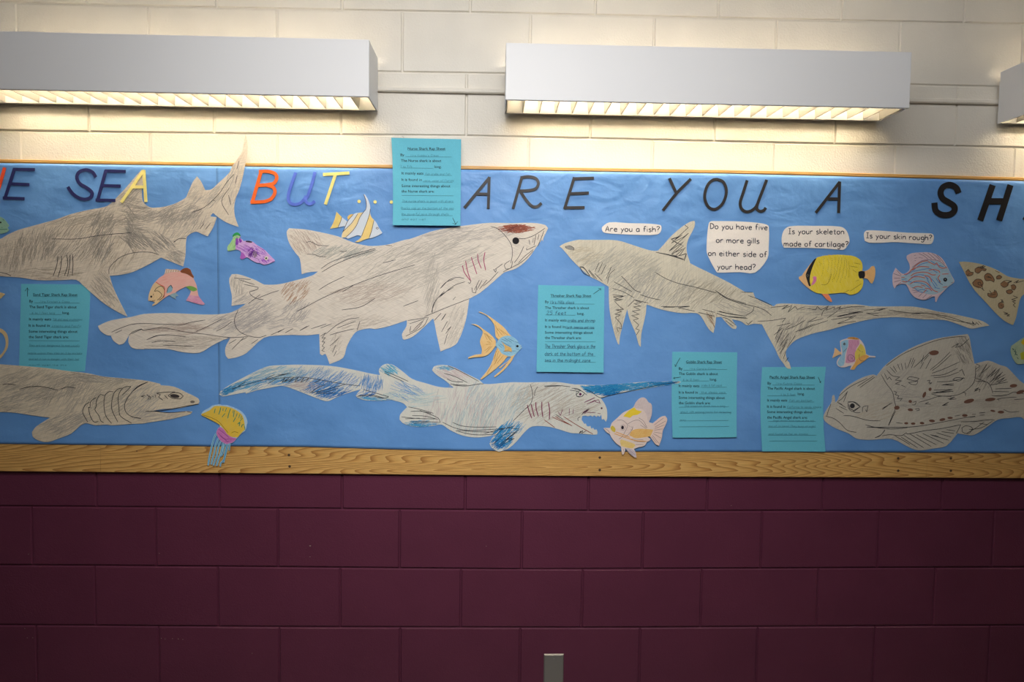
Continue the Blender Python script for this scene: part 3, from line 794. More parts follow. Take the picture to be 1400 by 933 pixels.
rap('aqua thresher shark rap sheet with dark handwriting, under the two facing shark snouts', '725,385', 7.176, '78,35 300,40 520,44 727,48 724,300 720,600 715,892 500,890 280,887 60,885 66,600 72,300',
    [('Thresher Shark Rap Sheet', 198, 598, 152), ('By', 145, 182, 212), ('The Thresher shark is about', 145, 577, 270), ('long.', 460, 528, 328), ('It mainly eats', 145, 356, 392), ('It is found in', 145, 342, 456),
     ('Some interesting things about', 143, 612, 512), ('the Thresher shark are:', 143, 500, 564)],
    [(198, 157, 598, 159), (192, 220, 632, 223), (145, 329, 445, 332), (362, 400, 632, 402), (345, 464, 630, 466), (143, 590, 640, 593), (143, 655, 635, 658), (143, 728, 638, 732), (143, 788, 640, 792)],
    [('Mrs Hills class', 196, 430, 218, 4.2), ('25 feet', 158, 350, 326, 5), ('crabs and shrimp', 365, 635, 396, 4), ('North America and Asia', 346, 625, 462, 3.4), ('The Thresher Shark glows in the', 140, 636, 652, 5),
     ('dark at the bottom of the', 140, 615, 724, 4.6), ('sea in the midnight zone', 140, 588, 786, 4.4)],
    '618,124 692,72; 668,68 692,72 690,90', 0, b4(.008, 2.3), (34, 50, 86), .6)
rap('aqua sand tiger shark rap sheet tucked between two grey sharks at left', '20,385', 7.176, '65,25 300,26 520,28 746,30 742,100 735,350 715,620 690,882 480,888 250,890 44,892 50,600 58,300',
    [('Sand Tiger Shark Rap Sheet', 182, 618, 142), ('By', 145, 182, 206), ('The Sand Tiger shark is about', 145, 610, 262), ('long.', 470, 540, 320), ('It mainly eats', 143, 360, 382), ('It is found in', 140, 346, 444),
     ('Some interesting things about', 140, 618, 502), ('the Sand Tiger shark are:', 140, 532, 556)],
    [(182, 148, 618, 150), (192, 210, 640, 213), (143, 322, 465, 325), (375, 386, 632, 389), (355, 450, 640, 453), (140, 581, 640, 584), (140, 638, 640, 641), (140, 713, 660, 716), (140, 771, 635, 774)],
    [("Mrs Kirsten's Class", 250, 540, 207, 2.8), ('6 to 7 feet long', 170, 395, 318, 2.7), ('fish and squid crustaceans', 378, 665, 382, 2.8), ('Atlantic and Pacific', 365, 655, 446, 2.8), ('They are not dangerous to man usually', 140, 640, 637, 2.9),
     ('people unless they step on it by mistake', 130, 665, 712, 2.8), ('and let it run in danger with their tail', 140, 632, 770, 2.7), ('mouth open like this', 140, 510, 828, 2.6)],
    '128,148 126,62; 102,96 126,62 142,88', 0, None)
rap('aqua goblin shark rap sheet touched by the blue pointed snout', '910,475', 7.176, '65,45 270,47 480,49 702,50 698,300 695,600 692,880 480,884 270,885 65,885 58,600 60,300',
    [('Goblin Shark Rap Sheet', 200, 552, 156), ('By', 130, 166, 222), ('The Goblin shark is about', 130, 512, 272), ('long.', 434, 500, 328), ('It mainly eats', 128, 330, 390), ('It is found in', 128, 314, 454),
     ('Some interesting things about', 128, 580, 506), ('the Goblin shark are:', 128, 438, 558)],
    [(200, 160, 552, 162), (175, 226, 605, 218), (158, 332, 425, 331), (342, 394, 602, 392), (328, 458, 600, 456), (128, 588, 620, 583), (135, 648, 640, 642), (135, 722, 615, 718), (130, 780, 620, 776)],
    [("Mrs Cord's Class", 235, 490, 220, 2.7), ('6 to 12 feet', 170, 325, 328, 2.7), ('crabs & fish squid', 350, 550, 382, 2.7), ('the deep sea', 345, 585, 452, 2.8), ('This creature shark has a long', 180, 580, 585, 2.8),
     ('snout with sensing pores for detecting', 145, 640, 644, 2.8), ('prey', 140, 195, 722, 2.8)],
    '142,104 94,188; 90,166 94,190 112,182; 150,292 76,304; 90,294 76,304 92,312', 0, b4(.005, 2.6))
rap('aqua Pacific angel shark rap sheet above the oak rail, lowest of the sheets', '1030,495', 7.176, '85,52 300,52 500,50 712,48 698,160 686,320 682,480 684,640 700,878 500,878 280,876 80,875 72,700 66,480 70,280',
    [('Pacific Angel Shark Rap Sheet', 160, 602, 162), ('By', 138, 174, 222), ('The Pacific Angel shark is about', 136, 602, 272), ('long.', 434, 500, 326), ('It mainly eats', 134, 330, 388), ('It is found in', 132, 314, 450),
     ('Some interesting things about', 132, 578, 502), ('the Pacific Angel shark are:', 132, 528, 556)],
    [(160, 166, 602, 166), (184, 228, 600, 228), (134, 333, 415, 333), (342, 394, 595, 394), (325, 458, 610, 458), (140, 584, 608, 584), (140, 640, 610, 640), (140, 718, 615, 718), (150, 775, 620, 775)],
    [('Mrs Kuhns Class', 220, 475, 222, 2.7), ('4 to 5 feet', 265, 410, 330, 2.8), ('fish on bottom', 350, 575, 388, 2.8), ('California to sandy Alaska', 330, 662, 452, 2.8), ('Angel sharks have eyes on the top', 190, 590, 584, 2.7),
     ('top of its head. They bury at night', 145, 605, 640, 2.8), ('and found as far as Alaska', 145, 530, 716, 2.8)],
    '634,148 658,204; 646,196 658,206 660,188', 0, lambda u, v: .0025 * (2 * abs(u - .5)) ** 2 * v + .003 * v * v)

# ------------------------------------------------------------------ sharks
GP, BRN = (112, 106, 100), (142, 116, 92)
def shark(name, label, outline, m_, layer, fins, lift=None):
    pts = q(outline); c = Cut(name, label, 'paper shark', pts, layer, lift=lift)
    c.sheet('body', pts, m_)
    for nm, a, b_ in fins:
        a, b_ = q(a)[0], q(b_)[0]; f = sub(c.poly, a, b_)
        c.sheet(nm, f, m_, up=.00007, thick=0, sm=1)
    return c
SH = pencil((226, 214, 196), (120, 112, 104), 12, .62, .8, (160, 138, 112))
c = shark('paper_shark', 'dark pencil-shaded paper sand tiger shark at upper left, tail tip reaching over the rail',
 '@0,200 -560,905 -600,880 -560,845 -400,815 -200,775 0,742 60,708 150,668 260,637 370,607 450,585 560,545 700,510 840,485 890,455 930,415 1030,310 1130,195 1150,188 1165,215 1138,330 1140,430 1160,462 1205,490 1260,490 '
 '@180,200 240,488 330,465 430,415 450,380 490,290 525,242 555,280 590,352 640,345 690,300 780,215 800,170 850,100 885,50 895,0 905,-60 912,-95 922,-60 930,0 925,80 910,140 890,240 860,350 835,410 820,480 825,560 855,645 760,610 690,565 650,532 628,560 680,568 655,640 608,720 560,700 515,682 460,705 438,735 432,850 '
 '@180,340 430,60 412,143 330,110 235,72 150,120 60,165 @0,340 1050,190 960,210 875,218 900,300 940,390 1018,545 920,495 820,430 720,345 660,290 610,250 500,252 300,252 170,232 0,220 -200,190 -420,140',
 SH, 1, [('dorsal_fin', '@0,200 840,485', '@0,200 1160,462'), ('second_dorsal_fin', '@180,200 450,380', '@180,200 590,352'), ('tail_fin', '@180,200 590,352', '@180,200 650,532'),
         ('anal_fin', '@180,200 628,560', '@180,200 515,682'), ('pelvic_fin', '@180,200 438,735', '@180,340 235,72'), ('pectoral_fin', '@0,340 875,218', '@0,340 610,250')])
c.ink('@0,340 465,60 455,130 425,220; 495,60 486,150 463,230; 535,52 542,130 514,220; 562,50 556,140 540,222; 580,45 584,130 577,218', (34, 34, 42), .9, 'gill_slits')
c.ink('@0,200 415,740 620,740 800,712 1050,690; @0,200 1400,762 1385,768; @0,340 870,205 872,160 910,110 980,60 1080,32 1200,30 1270,50; 0,190 50,200 90,218; 0,62 8,64; @180,200 485,528 580,490 700,380 760,290 820,225; 845,235 830,300; 780,335 720,440 775,550; 775,390 795,470; 580,618 545,660; 630,615 590,665; 335,768 380,738 435,738; 860,120 842,185; 650,430 670,440', (58, 56, 62), .8)
c.hatch([(x, y, rx, ry, a, L, n, cl, wd) for x, y, rx, ry, a, L, n, cl, wd in [
 (50, 332, 26, 22, 75, 16, 150, (104, 96, 88), .5), (100, 330, 40, 26, 55, 18, 170, (122, 112, 100), .5), (140, 318, 14, 40, 62, 22, 110, (88, 84, 82), .6), (20, 350, 30, 18, 80, 14, 110, (120, 106, 90), .5),
 (186, 300, 16, 30, -8, 24, 90, (108, 102, 96), .5), (205, 330, 34, 8, -42, 24, 80, (92, 88, 86), .6), (150, 345, 40, 22, 60, 14, 110, (150, 132, 104), .5), (230, 290, 40, 14, 25, 20, 130, (126, 120, 114), .5),
 (250, 305, 34, 18, 55, 16, 110, (116, 110, 106), .5), (245, 355, 14, 12, -30, 12, 60, (112, 108, 106), .5), (282, 265, 26, 18, 45, 14, 70, (150, 146, 140), .5), (320, 250, 12, 26, 70, 18, 60, (160, 154, 148), .4),
 (150, 395, 22, 22, -50, 16, 80, (128, 118, 106), .5), (120, 300, 60, 10, 20, 26, 90, (130, 120, 106), .5), (60, 375, 50, 10, 5, 18, 60, (150, 134, 110), .5), (180, 270, 16, 18, 40, 14, 60, (128, 122, 116), .5), (178, 312, 3, 30, -52, 18, 40, (82, 78, 76), .7)]])

SH2 = pencil((232, 222, 208), (150, 142, 134), -24, .5, .8, (176, 158, 142))
c = shark('paper_shark', 'largest pale grey paper nurse shark with brown nose and pink gill marks',
 '@580,200 988,655 962,628 850,612 700,615 520,612 340,632 180,655 60,680 0,700 @380,200 1060,738 1000,750 900,780 820,793 720,795 600,768 480,720 330,685 220,665 90,655 70,685 90,770 140,850 @380,340 175,80 190,205 240,190 320,183 275,215 110,262 '
 '@180,340 1167,286 1060,288 1040,280 970,245 850,205 800,205 778,245 790,330 800,380 797,458 860,448 918,438 820,500 740,520 600,527 430,520 300,515 100,522 @0,340 1050,545 900,570 840,590 782,618 800,655 850,690 885,695 905,735 950,768 990,755 1030,690 1025,750 1060,795 1150,803 '
 '@180,340 100,800 240,800 300,803 400,825 540,832 640,775 770,712 790,712 748,790 750,850 770,880 830,870 915,835 1055,712 1200,692 1280,690 @380,340 100,688 230,692 330,682 335,840 352,852 378,840 390,860 412,922 520,872 550,780 600,690 640,655 730,637 780,642 900,615 1028,572 1025,620 990,680 995,720 1010,728 1080,700 1150,640 1235,560 '
 '@580,340 75,565 100,690 130,822 180,800 210,790 265,750 330,580 360,400 450,350 620,205 640,190 740,155 830,80 890,-5 @580,200 925,765 938,745 948,762 950,735',
 SH2, 1, [('dorsal_fin', '@380,200 820,793', '@380,340 320,183'), ('second_dorsal_fin', '@180,340 1060,288', '@180,340 918,438'), ('tail_fin', '@180,340 430,520', '@180,340 770,712'),
          ('anal_fin', '@180,340 790,712', '@180,340 1055,712'), ('pelvic_fin', '@380,340 330,682', '@380,340 640,655'), ('pelvic_fin', '@380,340 1028,572', '@380,340 1235,560'), ('pectoral_fin', '@580,340 75,565', '@580,340 360,400')])
c.hatch([(705, 313, 21, 5.5, 5, 14, 150, (150, 84, 66), .6), (705, 313, 14, 3.5, 20, 9, 90, (112, 58, 50), .6), (418, 330, 22, 16, -55, 12, 90, (170, 140, 126), .5), (404, 395, 18, 18, 50, 14, 70, (178, 140, 112), .5),
 (470, 345, 40, 8, 28, 20, 120, (150, 156, 150), .5), (505, 400, 50, 14, 20, 24, 110, (186, 164, 150), .5), (330, 430, 40, 26, 30, 24, 170, (160, 154, 156), .5), (600, 350, 70, 22, 24, 26, 200, (178, 170, 160), .5), (540, 370, 60, 30, 30, 22, 150, (180, 172, 160), .5),
 (640, 320, 60, 8, 14, 22, 100, (176, 168, 164), .5), (590, 395, 8, 40, 72, 26, 60, (172, 164, 154), .5), (240, 450, 40, 8, 4, 26, 80, (176, 150, 138), .5), (260, 470, 60, 10, 4, 26, 90, (178, 164, 150), .5), (405, 425, 18, 14, 50, 14, 70, (140, 136, 140), .5),
 (325, 390, 10, 14, 80, 10, 40, (160, 150, 140), .5), (490, 440, 40, 10, 18, 18, 60, (188, 174, 160), .5), (625, 450, 14, 30, 65, 18, 60, (186, 178, 166), .5), (460, 470, 8, 14, 55, 10, 30, (176, 164, 150), .5), (360, 440, 60, 10, 14, 20, 70, (168, 160, 160), .5)])
c.ink('@580,340 305,135 320,190 362,250; 330,98 345,180 372,262; 375,68 395,130 420,205; 425,42 432,100 456,160; 485,28 475,90 490,175', (172, 60, 104), 1.1, 'gill_slits', label='pink gill slits')
c.disc('eye', *q('@580,200 730,755')[0], 4.7, (28, 26, 30), label='black round eye')
c.ink('@580,200 530,640 590,662 650,720 695,790 702,870 690,933; 752,738 800,738 870,715 930,678 962,655; 955,675 930,740 905,800; 890,795 815,830 818,810; 795,798 755,880 718,930; 870,825 800,880 750,933; 835,745 842,785; 870,735 865,770; 890,710 875,790; 915,705 905,745 '
      '; @580,340 685,95 640,130 650,165 690,155 705,100; 630,185 700,150 780,105 870,20; 550,165 570,190 575,165; 625,122 560,170; 590,185 520,260 470,300; 380,310 385,350 410,355 420,300; 400,330 440,250; 420,330 460,255; 440,325 500,250; 350,270 362,280 372,262 360,248;'
      '320,240 270,230 200,250 130,318; 325,265 240,295 120,390; 160,340 90,420 58,510; 250,385 228,412; 360,400 180,470 0,545; 135,515 80,575; 172,520 135,575; 185,580 138,665; 215,622 170,680; 212,625 185,650; 185,680 160,765; '
      '@380,340 155,500 200,478 350,398 500,330 620,285 760,232 930,178 1090,130; 515,345 600,295; 325,332 400,285 530,222; 345,160 420,110 560,60 700,20 775,0; 350,188 450,130 620,60 780,10; 840,115 940,90; 510,490 660,465 775,398; 1000,460 1120,415; '
      '0,670 50,640; 60,672 120,640; 175,655 250,615; 265,640 385,602; 340,635 430,600; 385,680 470,610 560,565 650,552; 470,635 620,580; 415,690 520,660 610,640; 655,580 630,655; 340,700 385,670 350,715 380,710 352,745 375,745 352,780 372,790 350,815 372,820; 415,778 485,715; 435,830 460,770; 445,860 468,815; '
      '1035,575 1200,548 1160,620 1020,700; 1050,600 1170,560 1110,640 1050,670 1060,620; 1080,650 1150,580; 1230,520 1240,450 1290,380 1400,310; 1295,318 1340,270 1400,245; 1250,570 1298,520; 1310,568 1340,520; @380,200 225,768 260,762 320,790 405,795; 235,862 290,865 330,880 385,882; 490,835 520,842 550,835; 860,790 912,795; '
      '@180,340 0,605 80,598 280,605 400,608 470,590 588,570; 0,680 80,645 95,652 200,635 280,635 420,665 600,685 780,710 930,703; 120,728 200,695 300,690 430,702; 160,750 250,735 350,745; 250,772 380,775 500,780; 510,665 610,620 720,562; 675,660 750,620 800,580; 850,490 820,570 840,640 900,685 1010,710 1075,692; 820,235 950,248; 855,248 980,288; 895,285 1010,310 1005,325 940,345 950,370 1000,400 1050,408; 1175,335 1110,355 1010,395; 1025,368 930,440; 835,725 775,760; 895,710 800,805; 920,710 870,735; 1008,725 955,760; 1110,690 1220,640; 1225,672 1285,640; 1340,655 1400,620; 1320,500 1400,460; '
      '@0,340 890,668 950,640 1050,605 1140,598 1200,600; 920,675 975,650; 1170,728 1260,695 1330,690; 1030,690 1060,665 1130,642 1140,652 1210,640', (46, 44, 50), .72)

SH3 = pencil((222, 214, 194), (138, 140, 136), 38, .55, .9, (152, 140, 114))
c = shark('paper_shark', 'grey-green paper thresher shark swooping down with a very long tail',
 '@580,200 1078,800 1120,775 1220,748 @780,200 110,748 200,748 370,752 500,790 620,828 690,835 720,810 800,720 880,650 950,605 985,595 992,610 985,650 940,740 925,800 930,860 950,920 @780,340 955,118 1100,190 1260,270 1380,340 '
 '@980,340 225,345 290,350 310,395 400,440 455,462 480,442 600,440 760,450 900,455 1100,445 1220,460 @1160,340 140,460 300,462 500,462 620,480 700,500 820,520 960,550 1040,570 1090,590 1125,615 1060,625 985,640 930,625 850,595 760,570 600,565 400,548 200,560 0,605 '
 '@980,340 900,648 760,680 630,730 560,800 550,840 565,900 @980,490 575,30 592,85 560,80 530,40 500,0 @980,340 465,800 415,710 360,605 290,600 240,612 190,580 120,565 160,625 150,642 120,635 60,575 35,545 0,548 '
 '@780,340 1160,550 1155,600 1140,675 1100,640 1040,540 1000,515 880,515 720,485 605,445 600,520 565,680 560,785 545,770 520,680 470,560 452,485 420,600 395,700 388,768 375,755 340,640 310,480 305,305 220,255 150,220 60,140 @780,340 0,78 @580,340 1100,0',
 SH3, 1, [('dorsal_fin', '@780,200 690,835', '@780,200 950,920'), ('tail_fin', '@980,340 455,462', '@980,340 360,605'), ('pelvic_fin', '@780,340 1160,550', '@780,340 1000,515'),
          ('pectoral_fin', '@780,340 605,445', '@780,340 452,485'), ('pectoral_fin', '@780,340 452,485', '@780,340 305,305'), ('second_dorsal_fin', '@980,340 225,345', '@980,340 310,395')])
c.hatch([(840, 370, 60, 28, 38, 20, 260, (158, 158, 146), .5), (900, 395, 50, 24, 55, 18, 160, (150, 152, 146), .5), (960, 400, 44, 16, 40, 18, 120, (150, 144, 120), .5), (1090, 450, 20, 14, 60, 14, 60, (130, 126, 118), .5), (1070, 470, 10, 24, 65, 14, 60, (112, 108, 102), .6),
 (1140, 425, 50, 8, 5, 20, 70, (140, 136, 126), .5), (1200, 430, 60, 6, 4, 22, 60, (150, 142, 130), .5), (795, 350, 26, 12, 10, 14, 60, (186, 172, 140), .5), (1270, 430, 50, 5, -8, 22, 50, (150, 136, 118), .5), (850, 440, 10, 20, 75, 14, 40, (170, 160, 136), .5), (975, 438, 8, 12, -60, 10, 24, (150, 120, 90), .5), (1020, 420, 40, 10, -25, 16, 60, (146, 144, 136), .5)])
c.disc('eye', *q('@580,200 1160,812')[0], 5.8, (150, 146, 140), ry=2.4, rot=.35, label='pencilled oval eye')
c.ink('@580,200 1125,800 1160,795 1192,812 1195,828 1160,825 1128,810 1125,800; 1140,805 1180,822; 1150,812 1175,815; @580,340 1240,145 1270,150 1320,215; 1240,145 1270,195 1320,220; 1310,175 1360,240; '
      '@780,340 228,110 195,185; 255,112 220,190; 282,130 245,205; 325,148 285,240; 355,165 310,210 295,280; 75,145 110,160 155,220; 145,168 210,245; 195,200 255,262; 405,220 440,255 510,330 560,350; 345,265 410,300 490,345; 335,318 420,345 505,392; 555,368 640,395 718,410; '
      '510,410 455,465; 505,408 620,435; 335,368 430,380 340,385 380,400; 440,375 345,410 420,405 350,420 400,470 425,485 360,490 410,500 350,525 400,530 355,550 400,600 408,640 370,630 380,665; 515,415 570,430 505,440 565,460 500,465 560,490 490,500 550,525 485,535 545,560 500,570 545,610 520,640 550,650 525,690 540,665; '
      '675,190 760,240 860,278 1000,310 1165,355; 1155,335 1250,395 1400,440; 720,462 820,465 950,460; 740,468 830,468; 950,462 855,472 990,500; 1020,510 1150,540; 1050,485 1150,510; 1165,515 1240,540 1400,550; 1185,500 1270,520 1390,538; 680,30 790,55 900,90; 785,20 850,-40 800,-75 880,-100 800,-70; 805,50 900,-20 820,-60 890,-110; 810,50 860,60 915,-10; 905,100 925,40; 860,60 920,40; '
      '@780,200 690,848 800,870 910,905; 910,630 938,650 800,775 900,725 940,695 785,838 905,760 805,860 905,815 825,885 920,860 905,915; '
      '@980,340 195,348 285,350; 250,375 320,400 390,430 440,455; 0,345 80,400 180,435 300,462 380,490 435,535; 0,500 120,525 225,538; 0,518 100,545 245,558; 295,465 285,500 230,535; 325,580 430,575 550,555 520,590; 235,590 250,605 285,575; 45,550 85,560 150,610; 70,575 130,620; '
      '430,470 530,460 570,452 515,485 600,455 565,510 625,460 640,485 700,465; 720,480 790,488 800,462 830,490 890,458 870,492 940,465 930,488 990,462 970,485 1080,465 1180,462; 880,470 845,505 835,540; 960,500 880,555; 1165,500 960,540; 1165,510 1080,520 960,545; 1100,540 910,568; 1090,550 960,600; 1110,580 960,600; 800,545 720,592; 850,558 740,585; 885,575 780,610 655,660; 780,600 620,668; 705,572 620,620 540,650; 590,595 480,618; 600,600 545,640; 530,630 455,690; 505,625 465,720; 530,640 480,750; 575,675 500,780; 565,720 520,790; 625,695 560,790; 560,745 500,840; 550,820 530,880; 570,870 545,905; '
      '@1160,340 120,492 300,478 200,500; 310,475 240,495; 140,515 240,518; 150,520 240,538; 320,490 450,510 640,520 800,545 960,600; 700,535 850,575 1000,600; 500,525 600,515; 0,470 30,462; 0,515 115,500; 0,555 60,535; 960,598 1000,615 985,580 1010,610 1020,590 1040,610; 1035,580 1060,605', (44, 44, 50), .74)

SH4 = pencil((222, 220, 208), (162, 182, 190), 80, .5, .9, (196, 178, 180))
c = shark('paper_shark', 'pale blue paper goblin shark with open toothy jaws and long blue snout',
 '@180,490 698,288 712,262 780,215 900,150 1010,95 1100,62 @380,490 50,55 120,52 200,52 420,62 600,92 750,125 815,135 805,95 830,60 870,45 920,55 1000,110 1070,165 1180,200 1290,230 1400,237 '
 '@580,490 230,232 170,180 95,130 62,95 80,65 150,52 230,70 330,120 440,175 478,205 600,200 700,192 820,193 1000,190 1080,192 1200,210 @780,490 60,210 200,215 300,212 450,200 600,188 700,190 790,184 860,182 880,190 860,200 700,225 500,260 350,290 240,318 270,360 290,410 292,480 282,508 265,485 250,490 245,450 232,468 220,458 205,468 190,455 175,467 160,456 140,464 120,458 95,462 88,490 98,505 110,525 122,520 130,540 145,545 158,540 165,562 182,556 190,572 208,568 215,590 212,608 180,610 60,600 '
 '@580,490 1167,596 1050,560 980,545 860,545 800,590 740,660 680,715 620,740 590,745 540,715 520,680 540,640 570,610 500,625 400,632 300,615 200,570 140,530 60,540 '
 '@380,490 1140,548 1080,545 1000,520 970,490 975,450 1030,390 1000,360 930,338 870,325 850,338 700,335 640,318 620,298 640,272 662,248 600,265 520,290 450,320 410,340 370,340 260,300 160,260 60,225 @180,490 1167,218 1100,225 1000,255 910,283 905,250 860,252 780,285 730,305',
 SH4, 1, [('tail_fin', '@180,490 730,305', '@380,490 640,100'), ('dorsal_fin', '@380,490 815,135', '@380,490 1070,165'), ('dorsal_fin', '@580,490 230,232', '@580,490 478,205'),
          ('snout', '@780,490 60,210', '@780,490 240,318'), ('pectoral_fin', '@580,490 800,590', '@580,490 540,640'), ('pelvic_fin', '@580,490 140,530', '@380,490 1030,390'), ('anal_fin', '@380,490 850,338', '@380,490 662,248')])
BL = (52, 134, 190); LBL = (128, 178, 206)
c.hatch([(330, 527, 26, 10, 22, 20, 90, (96, 160, 200), .6), (312, 535, 10, 5, 25, 12, 60, BL, .7), (380, 512, 40, 10, 20, 18, 110, (140, 180, 200), .5), (430, 512, 40, 12, 45, 16, 110, (120, 156, 196), .5), (440, 532, 26, 12, 28, 16, 150, (70, 130, 190), .6), (415, 528, 20, 8, 10, 16, 60, (170, 152, 160), .5),
 (470, 522, 26, 10, 40, 16, 60, (110, 150, 200), .5), (508, 524, 16, 10, 80, 14, 90, (90, 140, 196), .5), (530, 505, 12, 8, -35, 12, 60, (96, 170, 200), .6), (555, 535, 20, 10, -25, 22, 30, (90, 150, 205), .5), (560, 545, 40, 12, 10, 20, 90, (170, 208, 214), .5),
 (640, 560, 50, 34, 78, 20, 160, (196, 178, 184), .45), (680, 545, 44, 28, 62, 20, 180, (158, 192, 204), .5), (640, 575, 40, 20, 75, 18, 90, (150, 190, 200), .5), (740, 550, 40, 26, 30, 20, 200, (176, 168, 156), .5), (790, 560, 26, 16, 20, 16, 80, (180, 172, 158), .5),
 (615, 510, 26, 8, -30, 18, 70, (200, 180, 186), .5), (610, 503, 10, 4, 5, 10, 30, (70, 160, 200), .6), (686, 600, 14, 16, 45, 12, 160, (50, 140, 198), .7), (700, 585, 14, 8, 50, 12, 60, (70, 150, 200), .6), (683, 605, 8, 8, 45, 8, 60, (30, 100, 170), .7),
 (830, 532, 26, 7, 8, 16, 190, (44, 136, 190), .7), (830, 535, 14, 6, 20, 12, 110, (22, 112, 176), .8), (870, 529, 30, 5, 8, 16, 110, (58, 146, 196), .7), (910, 524, 22, 3, 8, 12, 80, (40, 130, 190), .7), (806, 530, 10, 4, -40, 10, 50, (60, 150, 200), .6),
 (575, 580, 20, 5, 3, 14, 50, (100, 160, 200), .5), (570, 583, 16, 3, 3, 10, 50, (70, 150, 198), .6), (505, 546, 18, 3, -5, 12, 50, (90, 160, 200), .6), (595, 572, 20, 10, 80, 12, 40, (200, 190, 190), .5), (475, 540, 34, 4, 25, 16, 50, (60, 120, 190), .6), (378, 522, 26, 6, 18, 20, 50, (90, 150, 200), .5)])
c.ink('@580,490 822,372 835,420 858,480; 852,365 865,420 878,468; 890,350 892,400 910,465; 938,348 938,410 946,470; 990,350 1000,420 997,488', (124, 30, 74), 1.25, 'gill_slits', label='dark red gill slits')
c.ink('@580,490 955,490 1040,552; 1045,465 1180,540; 1110,465 1220,535 1345,605; 1020,470 1160,530', (140, 58, 44), .9, 'jaw_line', label='brown jaw creases')
c.ink('@580,490 1070,430 1085,458 1105,405; 1158,400 1155,455; 1190,405 1185,445; 1280,352 1362,315; 1300,365 1390,330 1400,355; @780,490 110,352 190,315; 130,368 195,335 205,350 240,358; 130,433 200,435; 215,440 240,442; 110,445 150,405 ; 90,450 110,425 145,410', (120, 44, 84), .8, 'maroon_line')
c.ink('@580,490 848,210 865,290 850,360 790,420 705,505; 905,228 885,260 878,300; 955,222 1060,218 1165,228; 960,228 1100,220; 1195,245 1250,260 1298,295; 1160,255 1210,262 1235,272; 1235,272 1210,290 1225,308 1255,305 1275,285; 1050,450 1110,490; 1228,500 1225,480 1245,465; 1235,600 1250,578 1240,598 1265,575 1255,600 1290,580; 1320,402 1270,440; 1255,450 1310,400; '
      '145,510 240,555 340,575 480,572 640,560; 225,512 300,540 420,550 575,548; 250,578 360,605 450,612 570,605; 265,575 400,585 560,590; 560,625 640,560 760,565 600,690; 545,690 640,610 740,590 650,650 700,640; 610,700 700,610; 640,680 720,640 660,650; 480,600 640,560 725,540; '
      '160,120 240,145 345,195; 180,165 230,185 310,190; 190,60 280,100 435,185; 230,215 330,222 440,205 475,205; 210,205 260,212 340,215; '
      '@380,490 850,105 930,135 1040,185; 848,118 920,150 1005,188; 680,250 780,278 885,308; 885,308 850,320 780,308; 640,300 740,290 850,320; 630,305 740,300 830,318; 1040,388 1140,410 1240,440; 1058,425 1130,422 1220,440; 1070,458 1170,462 1275,488; 985,468 1100,480 1260,485; 1015,484 1130,478; 1055,508 1160,505 1295,512; 1080,520 1200,512; 1130,415 1275,475 1295,510; '
      '0,160 110,152 230,155 400,185 520,205 655,222; 0,135 100,120; 20,185 60,155 30,195 90,158 50,190 130,155 80,192 165,155 130,190 210,158 180,192 250,160 220,190; 290,200 340,170 300,195; 380,210 320,235 260,275 330,265 540,208; 290,285 400,280 460,275; 300,270 380,270 480,240; 250,280 300,250; '
      '@180,490 800,245 930,205 1060,172 1130,165; 850,225 910,185; 800,250 870,220; 1070,165 1140,130; 1075,168 1180,140 1268,118; 1085,205 1170,155; 1120,165 1167,160; @780,490 110,245 160,265 235,315 300,300 460,265 600,235 720,210 870,190; 10,240 60,245 125,290; 45,270 80,260; 45,275 50,305 90,305 110,285', (40, 42, 50), .75)
c.disc('eye', *q('@780,490 78,287')[0], 1.8, (96, 30, 80), label='small dark purple eye')
c.disc('nostril', *q('@780,490 248,399')[0], 1.3, (90, 50, 70))

SH5 = pencil((228, 214, 190), (128, 122, 112), 14, .6, .8, (168, 148, 116))
c = shark('paper_shark', 'eel-like grey paper frilled shark at lower left with slightly open mouth',
 '@0,490 -900,190 -700,110 -400,60 -100,42 0,48 180,62 380,80 560,105 700,120 820,145 1000,162 1170,180 1280,205 @180,490 230,215 340,228 440,275 530,320 542,345 530,365 480,375 380,398 250,406 170,420 230,430 320,432 430,422 485,426 470,445 400,465 300,488 120,515 '
 '@0,490 1150,520 1040,525 900,535 840,530 760,535 670,520 570,600 470,640 385,668 320,660 265,630 255,590 290,545 400,475 250,455 120,435 0,428 -300,415 -600,340',
 SH5, 1, [('pectoral_fin', '@0,490 670,520', '@0,490 400,475')])
c.hatch([(60, 525, 60, 22, 25, 20, 260, (150, 140, 122), .5), (100, 540, 40, 20, 60, 18, 120, (140, 132, 118), .5), (95, 580, 36, 14, 28, 18, 130, (150, 142, 130), .5), (150, 545, 30, 26, 30, 16, 150, (160, 148, 124), .5), (190, 545, 26, 26, 40, 14, 130, (150, 146, 140), .5), (140, 515, 50, 8, -10, 20, 80, (140, 132, 120), .5), (30, 550, 40, 14, 20, 18, 90, (146, 138, 124), .5), (215, 570, 30, 8, 10, 14, 60, (170, 160, 150), .5)])
c.ink('@0,490 715,350 680,375 660,425 672,460 700,508; 770,312 725,345 718,395 705,390 720,460 750,508 785,505; 835,298 800,292 770,340 768,380 758,412 790,460 805,500 828,515; 905,268 870,268 838,300 830,380 845,460 890,520; 975,238 935,250 905,290 890,380 900,430 940,508; 1045,225 985,235 945,300 950,400 960,460 1050,518; 1045,228 975,295', (40, 40, 46), .9, 'gill_frills')
